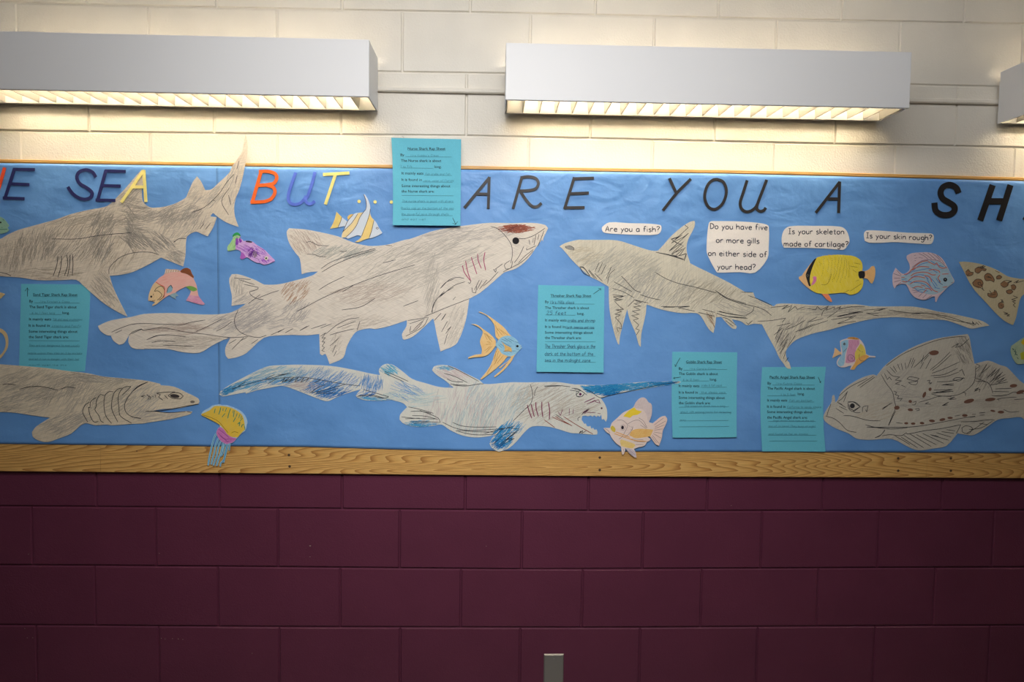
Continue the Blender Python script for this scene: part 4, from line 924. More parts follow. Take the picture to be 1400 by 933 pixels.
c.ink('@0,490 1178,190 1100,225 1030,300 995,370 1005,430 1050,465 1125,482; 20,212 60,205 130,215; 155,248 240,228 340,228 460,255; 485,245 540,230 605,240; 1160,295 1125,305 1150,310; 1170,288 1190,310 1180,330; 1190,300 1205,315 1195,330; 1210,300 1225,308; 1240,290 1242,315; @180,490 200,278 290,270 350,270; 198,280 230,290 215,310 250,335; 262,295 290,325; 110,422 170,424 300,408 440,382 535,365; 190,425 300,434 430,426; 440,425 478,432; 0,272 60,225 130,190; 0,468 75,480', (44, 42, 48), .85)
c.ink([smooth(q('@180,490 290,300 330,275 385,280 412,302 390,325 330,320 295,302'), True, 3)], (40, 40, 46), .9, 'eye_outline', sm=1)
c.disc('eye', *q('@180,490 345,302')[0], 6.5, (64, 58, 58), ry=2.6, rot=.12, label='dark pencilled eye')
c.disc('nostril', *q('@180,490 486,348')[0], 3.2, (120, 112, 104), ry=1.8)

SH6 = pencil((206, 200, 186), (140, 138, 136), 20, .5, .9, (160, 150, 132))
c = shark('paper_shark', 'broad paper Pacific angel shark with fan fins and brown spots at lower right',
 '@980,490 850,470 875,410 912,355 920,300 935,292 942,320 945,355 965,330 990,270 1060,210 1160,155 1245,130 1275,140 1330,70 1400,12 @1160,340 290,930 400,850 540,775 700,720 850,695 950,682 965,710 980,800 1005,920 1060,905 1120,895 1210,930 '
 '@1160,490 1260,70 1320,130 1380,190 1470,240 1640,250 1900,180 2000,200 1920,300 1960,420 1880,450 1700,400 1560,420 1450,500 1400,490 1375,470 1280,478 1200,487 1150,515 1060,580 990,615 930,610 870,600 780,700 680,720 560,735 480,710 350,645 200,650 120,650 @980,490 1110,640 1050,600 950,560 870,510',
 SH6, 1, [('pectoral_fin', '@980,490 1275,140', '@1160,340 1005,920'), ('dorsal_fin', '@1160,340 1005,920', '@1160,490 1380,190'), ('pelvic_fin', '@1160,490 870,600', '@1160,490 350,645'), ('anal_fin', '@1160,490 1200,487', '@1160,490 870,600')])
BRS = (122, 88, 74)
spots = [(1000,342,42,16,-.25),(1130,330,42,14,-.12),(1315,220,30,14,-.1),(1370,270,34,14,-.3),(927,457,22,11,0),(810,476,22,9,0),(748,490,24,11,-.2),(665,500,24,11,.1),(586,518,18,10,.1),(515,522,18,9,0),(460,519,16,9,0),(1215,430,26,11,0),(1150,420,20,8,.2),(493,412,22,11,.1),(492,345,14,12,.3),(385,395,22,16,-.1),(650,248,12,14,.4),(604,292,12,26,.4)]
for k, (x, y, a, b_, r_) in enumerate(spots):
    xx, yy = (x, y) if k else (960, 342)
    px, py = q('@1160,490 %g,%g' % (xx, yy))[0]; c.disc('spot', px, py, a / 5.83, BRS, ry=b_ / 5.83, rot=r_)
px, py = q('@1160,340 682,832')[0]; c.disc('spot', px, py, 6.6, BRS, ry=3.4, rot=-.1)
c.hatch([(1215, 520, 34, 30, 40, 16, 130, (168, 164, 158), .45), (1290, 500, 50, 40, 70, 16, 160, (176, 170, 158), .45), (1200, 560, 30, 14, 20, 16, 60, (180, 166, 140), .45), (1320, 560, 50, 20, 10, 16, 90, (172, 164, 150), .45), (1318, 480, 10, 16, -60, 12, 60, (92, 88, 84), .7), (1350, 515, 18, 14, 60, 12, 80, (110, 106, 100), .6), (1360, 550, 30, 10, 5, 14, 50, (170, 160, 146), .45), (1240, 545, 30, 14, -5, 18, 60, (150, 148, 146), .45)])
c.ink('@980,490 868,462 930,480 980,515 1040,575 1112,592; 910,365 885,430 878,460; 1045,262 1000,320 960,350 1030,395; 1040,270 1010,350; 970,355 1000,370; 975,385 1040,415; 950,400 1012,440; 1250,142 1120,225; 1260,150 1140,235; 975,300 1060,230 1200,160; 1010,458 1080,462 1200,495 1305,500; 1045,350 1050,400 1085,425 1145,385 1100,350 1045,348; 1085,425 1110,435 1145,432; 1160,430 1165,390 1205,378 1195,430 1185,410; 1185,532 1280,555 1390,565; 1195,550 1350,552; 1340,575 1300,620 1260,635; 1320,408 1382,362; 1320,400 1400,355; '
      '@1160,490 270,410 332,362; 260,130 300,200 350,270 365,340 375,390 340,480 318,535; 375,420 320,535; 150,550 240,555 340,565 470,555; 250,550 380,552 540,545 720,515 900,480 1010,462; 290,570 260,610 210,635; 265,620 330,610 420,618 460,595 470,605 600,580 750,560 895,530; 895,530 860,600; 370,620 450,665 490,690; 420,630 550,715; 440,615 600,715; 490,605 660,705; 540,610 700,690; 590,600 760,680; 650,610 800,655; 700,595 820,630; 740,585 840,600; 780,570 850,580; 650,610 720,625; 895,508 1000,505 1130,490 1165,495; 900,560 930,540 970,545 990,560 960,600 910,590 905,560; 940,600 1010,560 1080,510; 960,570 1060,555 1150,500; 1040,520 1110,530; '
      '465,165 490,148 565,162 540,180 500,175 465,165; 475,195 555,182 540,210 500,208 478,192; 285,120 310,170 325,150 345,175; 305,95 350,140 410,150 370,175 425,180 370,205 410,210; 360,260 385,275 370,290 400,300 390,325 430,320 410,340; 420,215 455,230; 625,180 650,175 640,200 665,195 645,210; 560,352 640,330 720,305 830,300 910,275 1000,190 1015,60; 640,350 610,362 655,368; 660,285 720,300 820,305; 680,255 830,250 660,280 835,265 700,270; 760,375 800,350 745,378 790,372; 790,325 850,310 800,330 860,325; 705,188 800,185 900,165 920,155 880,182 830,170 860,155 925,160; 880,105 905,90 925,140; 680,155 780,145 880,110; 655,140 760,130 870,80; 885,30 750,90 665,120; 665,100 720,60 820,-30; 650,95 740,20 810,-50; 615,85 660,0; 520,75 590,10 650,-50; 570,85 600,30; 500,80 530,10; 470,80 500,0; 450,35 460,90; 420,40 432,95; 390,45 410,95; 355,60 385,110; 330,70 375,120; 740,215 840,205 750,210 840,220; '
      '1015,45 1050,60 1010,90; 1040,150 1100,50 1060,120 1130,60; 1100,160 1180,80 1130,150 1210,80 1150,170; 1130,190 1230,110 1160,180 1250,130; 1180,190 1250,150 1190,200 1260,170; 1130,215 1270,190; 1170,245 1300,240; 1150,265 1280,268; 1015,185 1100,190 1130,220 1150,280; 1015,160 1090,185; 1140,298 1200,300 1270,290 1320,270 1400,285; 1180,330 1230,318 1340,310; 1235,410 1290,430 1360,425; 1200,340 1190,320; 1320,330 1400,325; 910,270 935,280 930,300; 1005,250 1040,235 1000,265 1050,245 1040,270; 845,462 890,455; 985,448 1015,446; 970,470 1010,465; 1040,437 1090,432; 1045,455 1085,453; 510,352 540,345 530,370 505,372; 530,408 560,400 565,415 540,420; 380,515 430,520; @1160,340 300,935 420,850 560,785 720,728 860,705 940,705; 820,790 880,755 850,790 900,775 960,720; 640,850 600,895; 520,870 500,925; 600,850 580,920', (42, 42, 48), .74)
c.ink([smooth(q('@980,490 1050,352 1090,350 1140,388 1090,418 1058,400'), True, 3)], (36, 36, 42), .9, 'eye_outline', sm=1)
c.disc('eye', *q('@980,490 1080,380')[0], 3.4, (50, 50, 54), label='black scribbled eye')

SH7 = pencil((200, 190, 160), (160, 146, 112), 30, .45, 1.0, (150, 138, 108))
h = '@1305,345/8.8842 '
c = shark('paper_shark', 'tan spotted paper shark tail entering from the right edge', h + '50,118 120,115 250,130 370,160 500,210 570,250 650,295 760,318 844,325 1100,300 1500,230 2000,200 2600,260 2900,330 2600,480 2000,560 1400,590 1100,560 950,480 844,510 800,560 770,680 745,800 710,885 680,875 600,830 500,740 380,610 250,470 180,370 120,250', SH7, 1, [('tail_fin', h + '844,510', h + '760,318')])
for k, (s_, cl) in enumerate([('130,240 165,210 190,240 225,245 215,275 160,290 135,265', 1), ('245,205 290,180 340,195 385,205 370,228 330,220 290,255 250,240', 1), ('400,255 440,270 480,330 475,365 440,345 380,345 360,305 370,275', 1), ('505,300 540,280 575,300 550,325 510,325', 1), ('215,365 260,330 320,335 345,375 340,420 290,440 235,410', 1), ('400,500 430,510 470,480 500,470 520,520 500,550 440,550 405,530', 1), ('555,385 600,350 660,380 650,410 600,428 560,400', 1), ('680,405 720,395 745,425 725,460 690,450', 1), ('625,470 680,455 710,480 680,505 640,500', 1), ('530,620 560,610 600,630 600,670 560,685 530,655', 1)]):
    c.sheet('spot', q(h + s_), flat('brown_pencil_spot', (150, 112, 80)), up=.0001, thick=0, label='brown pencilled spot' if k == 0 else None)
c.ink(h + '130,240 165,208 190,240 225,245 215,275 160,290 135,262; 150,285 180,255; 245,205 290,180 340,195 385,205 370,228 330,220 290,255 250,240 245,205; 275,190 360,160 300,200 375,170 320,205; 400,255 440,270 480,330 475,365 440,345 380,345 360,305 370,275 405,252; 380,300 440,310 400,290 450,320; 505,300 540,280 575,300 550,325 510,325 505,300; 490,225 545,250; 360,468 310,430 235,410 215,375 260,330 320,335 345,375 330,400 290,395 280,370 310,365 350,465; 420,465 450,500 400,500 405,530 440,550 500,550 520,515 500,470 480,460 490,500; 430,520 500,510; 555,385 600,350 660,345 690,360 640,370 700,345 650,380 640,410 600,428 560,400; 680,405 720,395 745,425 725,460 690,450; 625,470 680,455 710,480 680,505 640,500 625,470; 715,375 780,340 740,375 844,345; 560,570 575,590 565,610; 580,575 590,610 555,610 530,640 545,680 580,682 600,650; 570,590 600,620; 710,530 770,550 690,575 745,590 700,600 740,620 710,640 740,670; 590,725 650,745 600,750 670,760 630,775 670,775; 560,640 580,655', (70, 62, 58), .8, 'spot_outline')

# ------------------------------------------------------------------ small coloured creatures
def tl(amt, ax='v', inv=False): return lambda u, v: amt * ((1 - (u if ax == 'u' else v)) if inv else (u if ax == 'u' else v))
def fish(name, label, h, outline, base, layer=2, lift=None, bname='body'):
    c = Cut(name, label, 'paper fish', q(h + outline), layer, lift=lift, res=.004)
    c.sheet(bname, q(h + outline), base, res=.005); c.h = h; return c
def reg(c, name, s_, m_, label=None, corner=50): return c.sheet(name, q(c.h + s_), m_, up=.00009, thick=0, corner=corner, label=label, res=.005)
def inkh(c, s_, col=(46, 40, 44), wpx=.6, name='ink_line', **k): return c.ink(c.h + s_, col, wpx, name, **k)
def at(c, x, y): return q(c.h + '%g,%g' % (x, y))[0]

c = fish('paper_fish', 'small purple paper fish with a green tail above the nurse shark tail', '@300,310/15.556 ', '345,430 370,340 400,260 440,250 480,270 520,310 560,302 620,300 700,315 790,385 870,435 960,490 1040,570 1130,660 1185,715 1175,745 1100,770 1020,800 940,810 870,775 800,770 700,720 600,655 570,660 500,695 465,690 445,660 465,580 460,525 400,495 345,490 280,505 200,520 175,505 180,420 240,340 290,250 285,190 330,140 390,125 440,160 460,220 440,250 405,262',
         pencil((226, 190, 232), (140, 60, 180), -30, .8, 1.6, (190, 110, 210)), lift=tl(.002, 'v'))
reg(c, 'tail_fin', '400,260 370,340 345,430 345,490 280,505 200,520 175,505 180,420 240,340 290,250 330,200 380,190 450,225', pencil((190, 222, 160), (60, 160, 90), 60, .9, 1.6), 'green tail fin')
reg(c, 'tail_tip', '290,230 285,190 330,140 390,125 440,160 458,215 380,185 320,205', pencil((50, 160, 80), (20, 110, 60), 20, .7, 1.6))
reg(c, 'dorsal_fin', '560,305 620,302 705,320 690,345 620,338 570,328', flat('dark_pencil', (50, 36, 60)), 'black dorsal fin')
reg(c, 'belly_fin', '465,580 460,540 520,570 570,655 500,692 466,688 447,660', pencil((190, 110, 200), (130, 50, 160), 60, .8, 1.6))
c.hatch([(343, 345, 5, 6, 60, 5, 40, (92, 30, 130), .7), (349, 348, 3, 4, 60, 4, 30, (50, 16, 60), .8), (324, 331, 2, 5, 70, 4, 30, (140, 50, 180), .6), (356, 342, 10, 6, -35, 6, 24, (130, 60, 190), .5), (330, 328, 3, 3, 60, 4, 20, (130, 40, 170), .6), (362, 355, 6, 4, -40, 5, 24, (150, 70, 190), .5), (335, 340, 10, 4, -30, 8, 24, (170, 100, 205), .5)])
inkh(c, '540,380 700,480 880,640; 440,400 640,520 820,640; 560,560 700,640 860,700; 430,450 560,530 700,620; 830,700 870,770; 345,430 400,260; 700,470 760,560 880,620; 1130,745 1185,735', (126, 62, 160), .5)
c.disc('eye', *at(c, 1005, 675), 2.6, (226, 222, 200)); c.disc('pupil', *at(c, 1000, 675), 1.2, (20, 24, 24), up=.0003)

c = fish('paper_fish', 'leaping pink paper trout with brown back fins left of the seam', '@195,360/15.556 ', '120,780 130,680 170,560 220,460 280,390 360,310 450,250 475,200 490,130 520,120 600,130 700,130 780,150 800,165 870,115 950,100 1020,140 1050,220 1095,290 1080,325 1110,380 1150,480 1165,560 1190,690 1250,780 1325,870 1270,888 1100,845 925,795 990,690 1030,600 1000,565 920,500 800,560 700,622 760,690 700,712 710,765 640,730 560,682 470,740 400,790 300,870 215,912 205,890 270,830 190,805 125,802',
         pencil((232, 186, 176), (222, 110, 100), 14, .55, 1.3, (236, 160, 140)))
reg(c, 'front_dorsal_fin', '460,240 475,200 490,130 520,120 600,130 700,130 780,150 795,190 700,188 620,192 540,212', pencil((222, 200, 180), (124, 62, 52), 75, 1, 1.6, (180, 120, 90)), 'striped red-brown dorsal fin')
reg(c, 'back_dorsal_fin', '800,170 870,115 950,100 1020,140 1050,220 1093,290 1080,322 1030,285 930,228 820,198', pencil((150, 88, 54), (110, 58, 38), -30, .8, 1.5), 'solid brown dorsal fin')
reg(c, 'adipose_fin', '920,500 1000,485 1080,500 1150,540 1160,575 1080,602 1010,570', pencil((130, 180, 90), (70, 130, 60), 10, .7, 1.5), 'green fin')
reg(c, 'tail_fin', '1000,670 1150,700 1190,690 1250,780 1322,870 1270,886 1100,843 927,795', pencil((230, 180, 196), (190, 80, 150), -20, .9, 1.6), 'pink-purple tail fin')
reg(c, 'pectoral_fin', '510,640 520,570 560,500 605,465 640,530 620,600 540,640', pencil((150, 190, 205), (80, 130, 160), 60, .8, 1.6), 'blue pectoral fin')
reg(c, 'pelvic_fin', '560,682 640,650 710,625 758,690 702,710 708,762 640,728', pencil((160, 190, 200), (90, 130, 150), -30, .8, 1.6))
reg(c, 'head', '122,780 132,680 172,560 222,460 280,400 380,470 460,520 480,600 460,680 440,740 400,788 300,868 216,910 206,890 270,830 190,803 126,800', pencil((228, 200, 160), (214, 156, 96), 60, .6, 1.6, (170, 180, 120)), 'tan head')
inkh(c, '250,600 300,530 390,490 440,520 470,590 460,670 420,740 350,790; 250,600 320,590 380,630 410,680 370,740 310,790; 230,650 225,690; 200,805 270,790; 640,530 605,465 540,530 515,620', (50, 44, 44), .75)
inkh(c, '280,400 370,460 460,510 470,600 450,740', (210, 80, 60), .9, 'gill_line')
inkh(c, '500,140 480,210; 545,135 530,200; 590,140 570,200; 640,140 625,190; 690,140 675,188; 740,150 725,185', (250, 240, 230), .6, 'fin_ray')
c.disc('eye', *at(c, 185, 712), 1.4, (20, 24, 30))

c = fish('paper_fish', 'white and yellow striped paper fish with a long streaming top fin', '@445,260/12.444 ', '190,370 280,460 370,535 390,510 375,470 390,440 430,415 480,410 530,390 600,385 650,375 690,330 700,260 690,180 652,75 672,75 720,150 755,240 765,320 765,400 790,470 830,510 870,560 910,640 970,730 940,750 860,790 780,820 730,825 640,855 570,885 500,885 560,850 620,800 600,785 545,770 480,795 380,830 350,810 275,815 275,780 300,710 335,612 215,637 80,660 120,590 160,490 180,420',
         pencil((218, 224, 232), (180, 200, 216), 60, .4, 1.4), lift=tl(.0012, 'v'))
reg(c, 'tail_fin', '190,370 280,460 262,520 215,635 80,660 120,590 160,490', pencil((232, 212, 140), (232, 186, 60), 60, .9, 1.6), 'yellow tail fin')
reg(c, 'rear_fin', '390,510 376,470 392,440 430,415 478,410 430,470', pencil((240, 208, 130), (232, 180, 70), 60, .8, 1.6))
reg(c, 'yellow_stripe', '280,805 298,722 380,640 460,560 555,400 640,382 590,460 530,590 450,700 345,800', pencil((236, 218, 176), (236, 196, 84), 55, .85, 1.6))
reg(c, 'yellow_stripe', '618,792 660,670 710,540 755,405 790,470 826,512 790,680 748,818 640,855 570,885 503,884 560,850', pencil((238, 214, 150), (240, 194, 76), 70, .85, 1.6))
inkh(c, '290,720 370,640 450,560 555,400; 350,802 450,710 530,600 590,460 648,380 690,330; 615,788 660,670 710,540 752,410 765,320; 745,818 790,680 826,515; 300,708 340,620 380,530 480,410; 280,460 262,530 215,635; 690,330 702,260; 652,75 690,180 700,260', (92, 78, 78), .75)
c.ink([smooth(q(c.h + '860,650 885,635 905,650 885,670'), True, 3)], (110, 96, 92), .7, 'eye', sm=1, close=True)

c = fish('paper_fish', 'blue and gold paper angelfish with long curved fins, above the goblin shark', '@630,420/9.33 ', '445,468 470,440 482,415 445,375 430,240 400,185 330,110 225,62 250,60 350,110 450,180 550,260 640,368 720,425 750,480 775,488 762,503 780,515 740,560 690,612 640,700 540,815 432,898 425,882 530,790 610,690 500,785 488,772 600,690 645,640 620,630 590,637 540,700 430,800 262,927 250,915 330,820 390,720 430,600 467,515 450,500 440,500 370,590 290,630 180,640 92,657 98,640 180,610 262,600 270,540 245,440 280,330 268,290 200,240 130,215 200,222 290,285 380,350 445,430',
         pencil((236, 206, 150), (226, 160, 70), 60, .7, 1.2), lift=lambda u, v: .0022 * (1 - u) ** 2 + .0006)
reg(c, 'scaled_body', '445,472 480,430 500,400 560,370 640,370 720,425 750,480 773,490 760,505 778,515 740,560 685,610 620,630 560,610 520,590 480,530 450,500', pencil((160, 206, 226), (90, 150, 190), -30, .7, 1.3), 'light blue body')
reg(c, 'gold_patch', '515,440 580,490 640,520 655,570 545,570 560,540 555,500', pencil((226, 190, 120), (200, 140, 50), 30, .9, 1.5), 'gold side patch')
inkh(c, '455,300 490,380; 450,260 530,360; 480,270 560,350; 510,290 600,360; 440,230 470,300; 300,340 340,420; 310,330 370,420; 330,340 400,450; 330,440 380,455; 320,480 390,470; 300,560 380,500; 320,580 400,500; 290,330 400,400; 450,560 430,700; 480,560 440,720; 510,600 420,740; 540,620 460,720; 470,530 410,680; 330,860 400,740', (190, 140, 70), .6, 'fin_ray')
inkh(c, '510,435 570,470 640,510; 560,400 650,450; 520,410 600,440; 600,400 680,440; 690,440 740,460; 700,480 705,520; 545,565 600,560 650,580; 640,560 700,560; 480,480 520,520; 700,530 740,540; 500,470 550,500', (60, 110, 150), .6)
c.disc('eye', *at(c, 722, 500), 1.6, (14, 20, 30))

c = fish('paper_jellyfish', 'yellow paper jellyfish with pink band and blue tentacles hanging over the oak rail', '@265,545/9.333 ', '95,195 140,150 190,125 240,90 285,82 330,75 360,84 400,82 440,90 500,110 545,130 600,160 635,195 660,230 678,270 685,310 675,345 670,380 652,415 600,455 560,500 545,515 500,565 440,580 405,585 340,545 310,500 285,440 310,380 335,362 320,330 240,280 160,245 95,215',
         pencil((196, 220, 236), (90, 160, 210), 30, .7, 1.5), layer=3)
reg(c, 'float', '97,200 200,152 260,102 320,96 400,102 470,118 540,150 590,185 625,225 645,300 655,395 605,445 560,498 480,490 420,450 380,395 325,333 160,245 97,215', pencil((238, 200, 70), (216, 168, 20), 25, .8, 1.4, (200, 190, 140)), 'golden yellow float')
reg(c, 'pink_band', '338,364 385,395 425,455 480,492 545,512 500,560 440,578 405,584 340,542 312,500 288,440 312,382', pencil((222, 140, 200), (170, 76, 160), -30, .9, 1.6), 'pink band')
inkh(c, '275,130 262,190; 345,115 335,160 318,205; 375,125 372,160; 400,190 360,240; 470,130 445,200 435,255; 505,150 500,190; 520,155 505,240; 555,190 540,235; 535,240 505,300; 590,200 575,250; 560,330 590,300 580,355; 625,250 590,290; 640,330 615,345 612,370; 645,345 655,400; 420,120 400,170; 610,220 600,260', (50, 140, 110), 1.1, 'green_marking', label='green pencil dashes')
inkh(c, '110,210 220,245 320,300 390,380 440,440; 480,440 520,425 570,440', (150, 110, 20), .6)
inkh(c, '320,395 380,440 450,500; 310,440 370,500 420,530; 340,480 440,560; 420,520 520,520; 400,550 480,540', (140, 60, 130), .6)
for k, s_ in enumerate(['285,450 255,520 225,640 200,750 184,855', '318,510 275,610 262,690 240,770 222,845', '345,540 315,620 295,730 270,800 250,858', '375,560 350,680 318,770 292,862', '405,575 385,620 370,700 345,740', '425,585 400,700 385,780 345,825 338,870', '440,580 415,680 395,760 378,822', '462,570 456,620 452,665']):
    mb = MB(c.o); l = smooth(q(c.h + s_), False, 4, 80); c.ribbons(mb, l, 2.5 if k < 4 else 2.1, lin((168, 214, 232)), .0002 + k * 2e-5); c.ribbons(mb, l, .75, lin((60, 146, 196)), .0004 + k * 2e-5)
    o = mb.build('tentacle', M['ink'], c.root)
    md = o.modifiers.new('thickness', 'SOLIDIFY'); md.thickness = .0004; md.offset = -1

c = fish('paper_fish', 'cream and orange paper butterflyfish facing left in front of the goblin shark jaws', '@815,535/9.328 ', '90,475 110,468 175,470 185,440 200,405 260,350 350,270 470,210 500,150 550,95 600,80 640,100 665,140 700,160 712,210 705,310 670,395 720,410 770,370 830,325 880,315 905,355 890,420 850,500 835,600 800,697 760,680 715,620 680,575 655,585 692,610 680,632 650,645 620,690 580,708 540,715 480,738 505,790 515,850 480,838 420,790 370,725 368,760 350,802 333,812 322,770 315,710 260,670 200,600 170,545 140,530',
         pencil((236, 220, 214), (206, 160, 120), 14, .45, 1.3, (216, 190, 180)), layer=3, lift=lambda u, v: .001 + .001 * v)
reg(c, 'back_patch', '342,322 400,262 470,213 495,212 510,238 585,258 530,300 470,310 430,342 390,330', pencil((240, 212, 70), (236, 196, 20), 20, .7, 1.5), 'bright yellow back patch')
reg(c, 'snout_patch', '183,470 190,450 210,438 245,480 238,528 200,505', pencil((226, 200, 80), (190, 160, 20), 40, .8, 1.5))
reg(c, 'side_band', '420,560 460,500 540,480 660,485 728,490 712,530 690,575 600,590 500,600', pencil((240, 204, 130), (226, 150, 60), 8, .85, 1.5), 'orange side band')
reg(c, 'belly_band', '300,640 320,615 400,640 480,670 500,690 470,728 400,722 320,700', pencil((240, 216, 150), (228, 180, 60), 20, .85, 1.5))
reg(c, 'dorsal_fin', '478,208 500,150 550,95 600,80 640,100 665,140 700,160 712,210 705,310 672,395 660,380 640,300 600,240 560,225', pencil((224, 208, 206), (176, 150, 148), 30, .6, 1.6))
reg(c, 'tail_fin', '722,412 770,370 830,325 880,315 903,355 888,420 850,500 835,600 800,695 762,680 718,620 690,580 730,500', pencil((238, 216, 206), (216, 170, 150), -70, .5, 1.6))
reg(c, 'belly_fin', '372,728 420,728 480,762 505,792 513,848 480,836 420,788', pencil((216, 204, 210), (150, 140, 160), -50, .6, 1.6))
inkh(c, '230,540 300,565 400,600 500,630 640,640; 250,520 330,550 430,590', (232, 170, 80), 1.1, 'orange_stripe')
inkh(c, '265,370 330,370 380,405 400,440 370,510 330,580 290,610; 400,420 470,380 540,370 580,400 640,470; 470,450 450,500 400,560 350,590; 415,440 430,450; 440,455 465,460 460,490 435,495; 540,340 600,380 650,470; 560,430 640,480; 450,610 600,620; 480,640 620,650; 500,680 600,680; 860,340 740,430; 885,380 745,460; 870,430 740,480; 850,480 735,500; 840,540 735,520; 830,600 725,540; 800,670 715,560; 770,660 705,580; 110,475 150,500 175,535; 350,740 340,790; 390,750 470,820; 420,750 490,810', (140, 116, 116), .5)
c.disc('eye', *at(c, 336, 463), 1.8, (40, 30, 44), ry=2.5); c.ink([smooth(q(c.h + '315,440 350,425 375,460 350,500 318,495'), True, 3)], (170, 150, 150), .5, 'eye_ring', sm=1, close=True)

c = fish('paper_fish', 'bright yellow paper butterflyfish with black eye band, below the skeleton card', '@1085,340/11.667 ', '80,480 85,455 100,445 130,432 150,400 200,330 280,230 370,145 430,125 500,110 540,108 560,98 600,105 640,98 660,106 700,95 720,104 760,100 830,105 930,115 1020,150 1080,210 1100,300 1090,350 1130,362 1200,330 1240,285 1280,278 1298,330 1298,420 1280,500 1250,560 1220,545 1180,490 1130,473 1095,485 1110,510 1100,600 1060,670 1000,715 900,740 840,715 780,705 700,712 550,725 600,810 612,845 590,852 530,815 480,765 440,720 380,715 280,665 180,590 110,515',
         pencil((232, 190, 140), (216, 160, 100), 30, .5, 1.4), lift=tl(.001, 'v'))
reg(c, 'yellow_side', '372,146 430,127 500,112 600,107 700,98 830,107 930,117 1020,152 1078,210 1097,300 1088,350 1040,362 1030,430 1042,470 1095,487 1108,512 1098,600 1058,668 1000,713 900,738 840,713 780,703 700,710 550,723 440,718 380,713 280,663 250,600 270,600 255,520 265,410 310,270', pencil((236, 214, 60), (214, 184, 40), 60, .6, 1.3, (244, 236, 170)), 'bright yellow flank')
reg(c, 'eye_band', '362,152 330,170 280,235 240,300 195,400 190,430 212,510 230,565 245,602 270,598 255,520 265,410 310,270 350,185', flat('black_marker', (28, 26, 30)), 'black eye band')
reg(c, 'tail_band', '1033,370 1080,358 1130,365 1137,430 1118,475 1050,478 1030,430', flat('black_marker', (28, 26, 30)), 'black band at tail root')
reg(c, 'cheek_patch', '300,455 335,440 362,455 360,510 330,560 275,592 300,530 310,490', pencil((222, 130, 180), (190, 90, 150), 60, .7, 1.5), 'pink cheek patch')
reg(c, 'tail_fin', '1137,370 1200,332 1240,287 1280,280 1296,330 1296,420 1278,500 1250,558 1220,543 1180,490 1135,470', pencil((236, 190, 130), (206, 150, 90), 80, .5, 1.5), 'tan tail fin')
reg(c, 'belly_fin', '442,722 548,728 598,812 610,845 590,850 530,813 480,763', pencil((240, 150, 110), (222, 90, 70), -40, .7, 1.5), 'orange belly fin')
dts = []
for x0, y0, x1, y1, n in [(475, 150, 445, 430, 11), (545, 170, 535, 360, 8), (610, 160, 550, 520, 14), (660, 150, 610, 520, 15), (720, 150, 645, 480, 18), (765, 150, 680, 530, 20), (815, 150, 735, 540, 20), (835, 180, 820, 470, 14), (870, 210, 870, 450, 12), (415, 220, 415, 260, 3)]:
    for i in range(n):
        f = i / (n - 1); x = x0 + (x1 - x0) * f + rnd.uniform(-6, 6) + 14 * math.sin(f * 3); y = y0 + (y1 - y0) * f; a = at(c, x, y); dts.append([a, (a[0] + .35, a[1] + .55)])
c.ink(dts, (60, 50, 30), .75, 'black_speckles', sm=1)
inkh(c, '440,575 500,578 545,550 580,480 600,400; 780,715 830,690 880,665; 990,520 1040,500; 1000,380 940,340; 1060,250 960,230; 1080,560 900,680; 1020,300 900,280', (150, 126, 40), .6)
c.disc('eye', *at(c, 220, 430), 1.7, (110, 104, 90), up=.0003); c.disc('pupil', *at(c, 220, 430), .8, (20, 20, 22), up=.0004)

c = fish('paper_fish', 'small rainbow-coloured paper fish with pointed snout above the angel rap sheet', '@1130,455/15.547 ', '285,180 340,150 430,125 470,100 560,92 650,110 710,145 780,230 820,330 840,455 920,490 1030,500 1045,515 1030,530 900,530 820,590 770,620 700,670 650,700 590,790 500,785 530,700 470,710 380,740 290,735 230,690 215,630 250,550 310,490 310,462 240,480 130,545 125,530 160,420 175,320 220,350 270,400 310,410 295,290',
         pencil((232, 214, 210), (200, 190, 190), 80, .4, 1.5))
reg(c, 'blue_band', '300,195 380,160 460,150 460,260 430,360 400,450 380,640 360,700 290,722 240,680 230,640 290,520 335,450 310,300', pencil((170, 206, 226), (80, 160, 200), 75, .8, 1.6), 'blue rear band')
reg(c, 'pink_band', '465,152 560,150 700,160 690,250 640,320 620,400 610,560 600,620 470,650 400,640 410,560 430,400 465,290', pencil((222, 170, 198), (176, 76, 130), 70, .75, 1.6), 'pink middle band')
reg(c, 'yellow_face', '725,230 790,300 825,400 835,460 760,500 700,560 650,600 610,580 600,440 640,360 690,280', pencil((232, 214, 110), (210, 180, 30), 80, .8, 1.6), 'yellow face')
reg(c, 'orange_throat', '700,520 830,470 905,505 820,588 700,668 650,698 588,785 508,782 590,660 620,600', pencil((232, 184, 110), (216, 140, 50), 40, .8, 1.6), 'orange throat and fin')
reg(c, 'tail_fin', '305,415 270,402 222,352 177,322 162,420 128,532 132,543 240,478 305,460', pencil((236, 200, 150), (222, 160, 110), 60, .6, 1.6), 'orange tail fin')
reg(c, 'dorsal_fin', '430,127 470,102 560,94 650,112 705,145 640,150 540,140', pencil((222, 160, 80), (120, 80, 40), 85, .9, 1.6), 'brown-orange dorsal fin')
inkh(c, '470,475 530,475 600,530 570,600 480,600 450,540 470,475; 350,240 380,215 405,240 385,270 350,250; 660,340 720,400; 700,460 690,540 730,600 800,600; 740,410 770,410; 510,510 540,560; 560,510 540,580; 350,420 440,320', (100, 80, 90), .55)
c.disc('eye', *at(c, 375, 240), 1.2, (90, 100, 104), up=.0003)

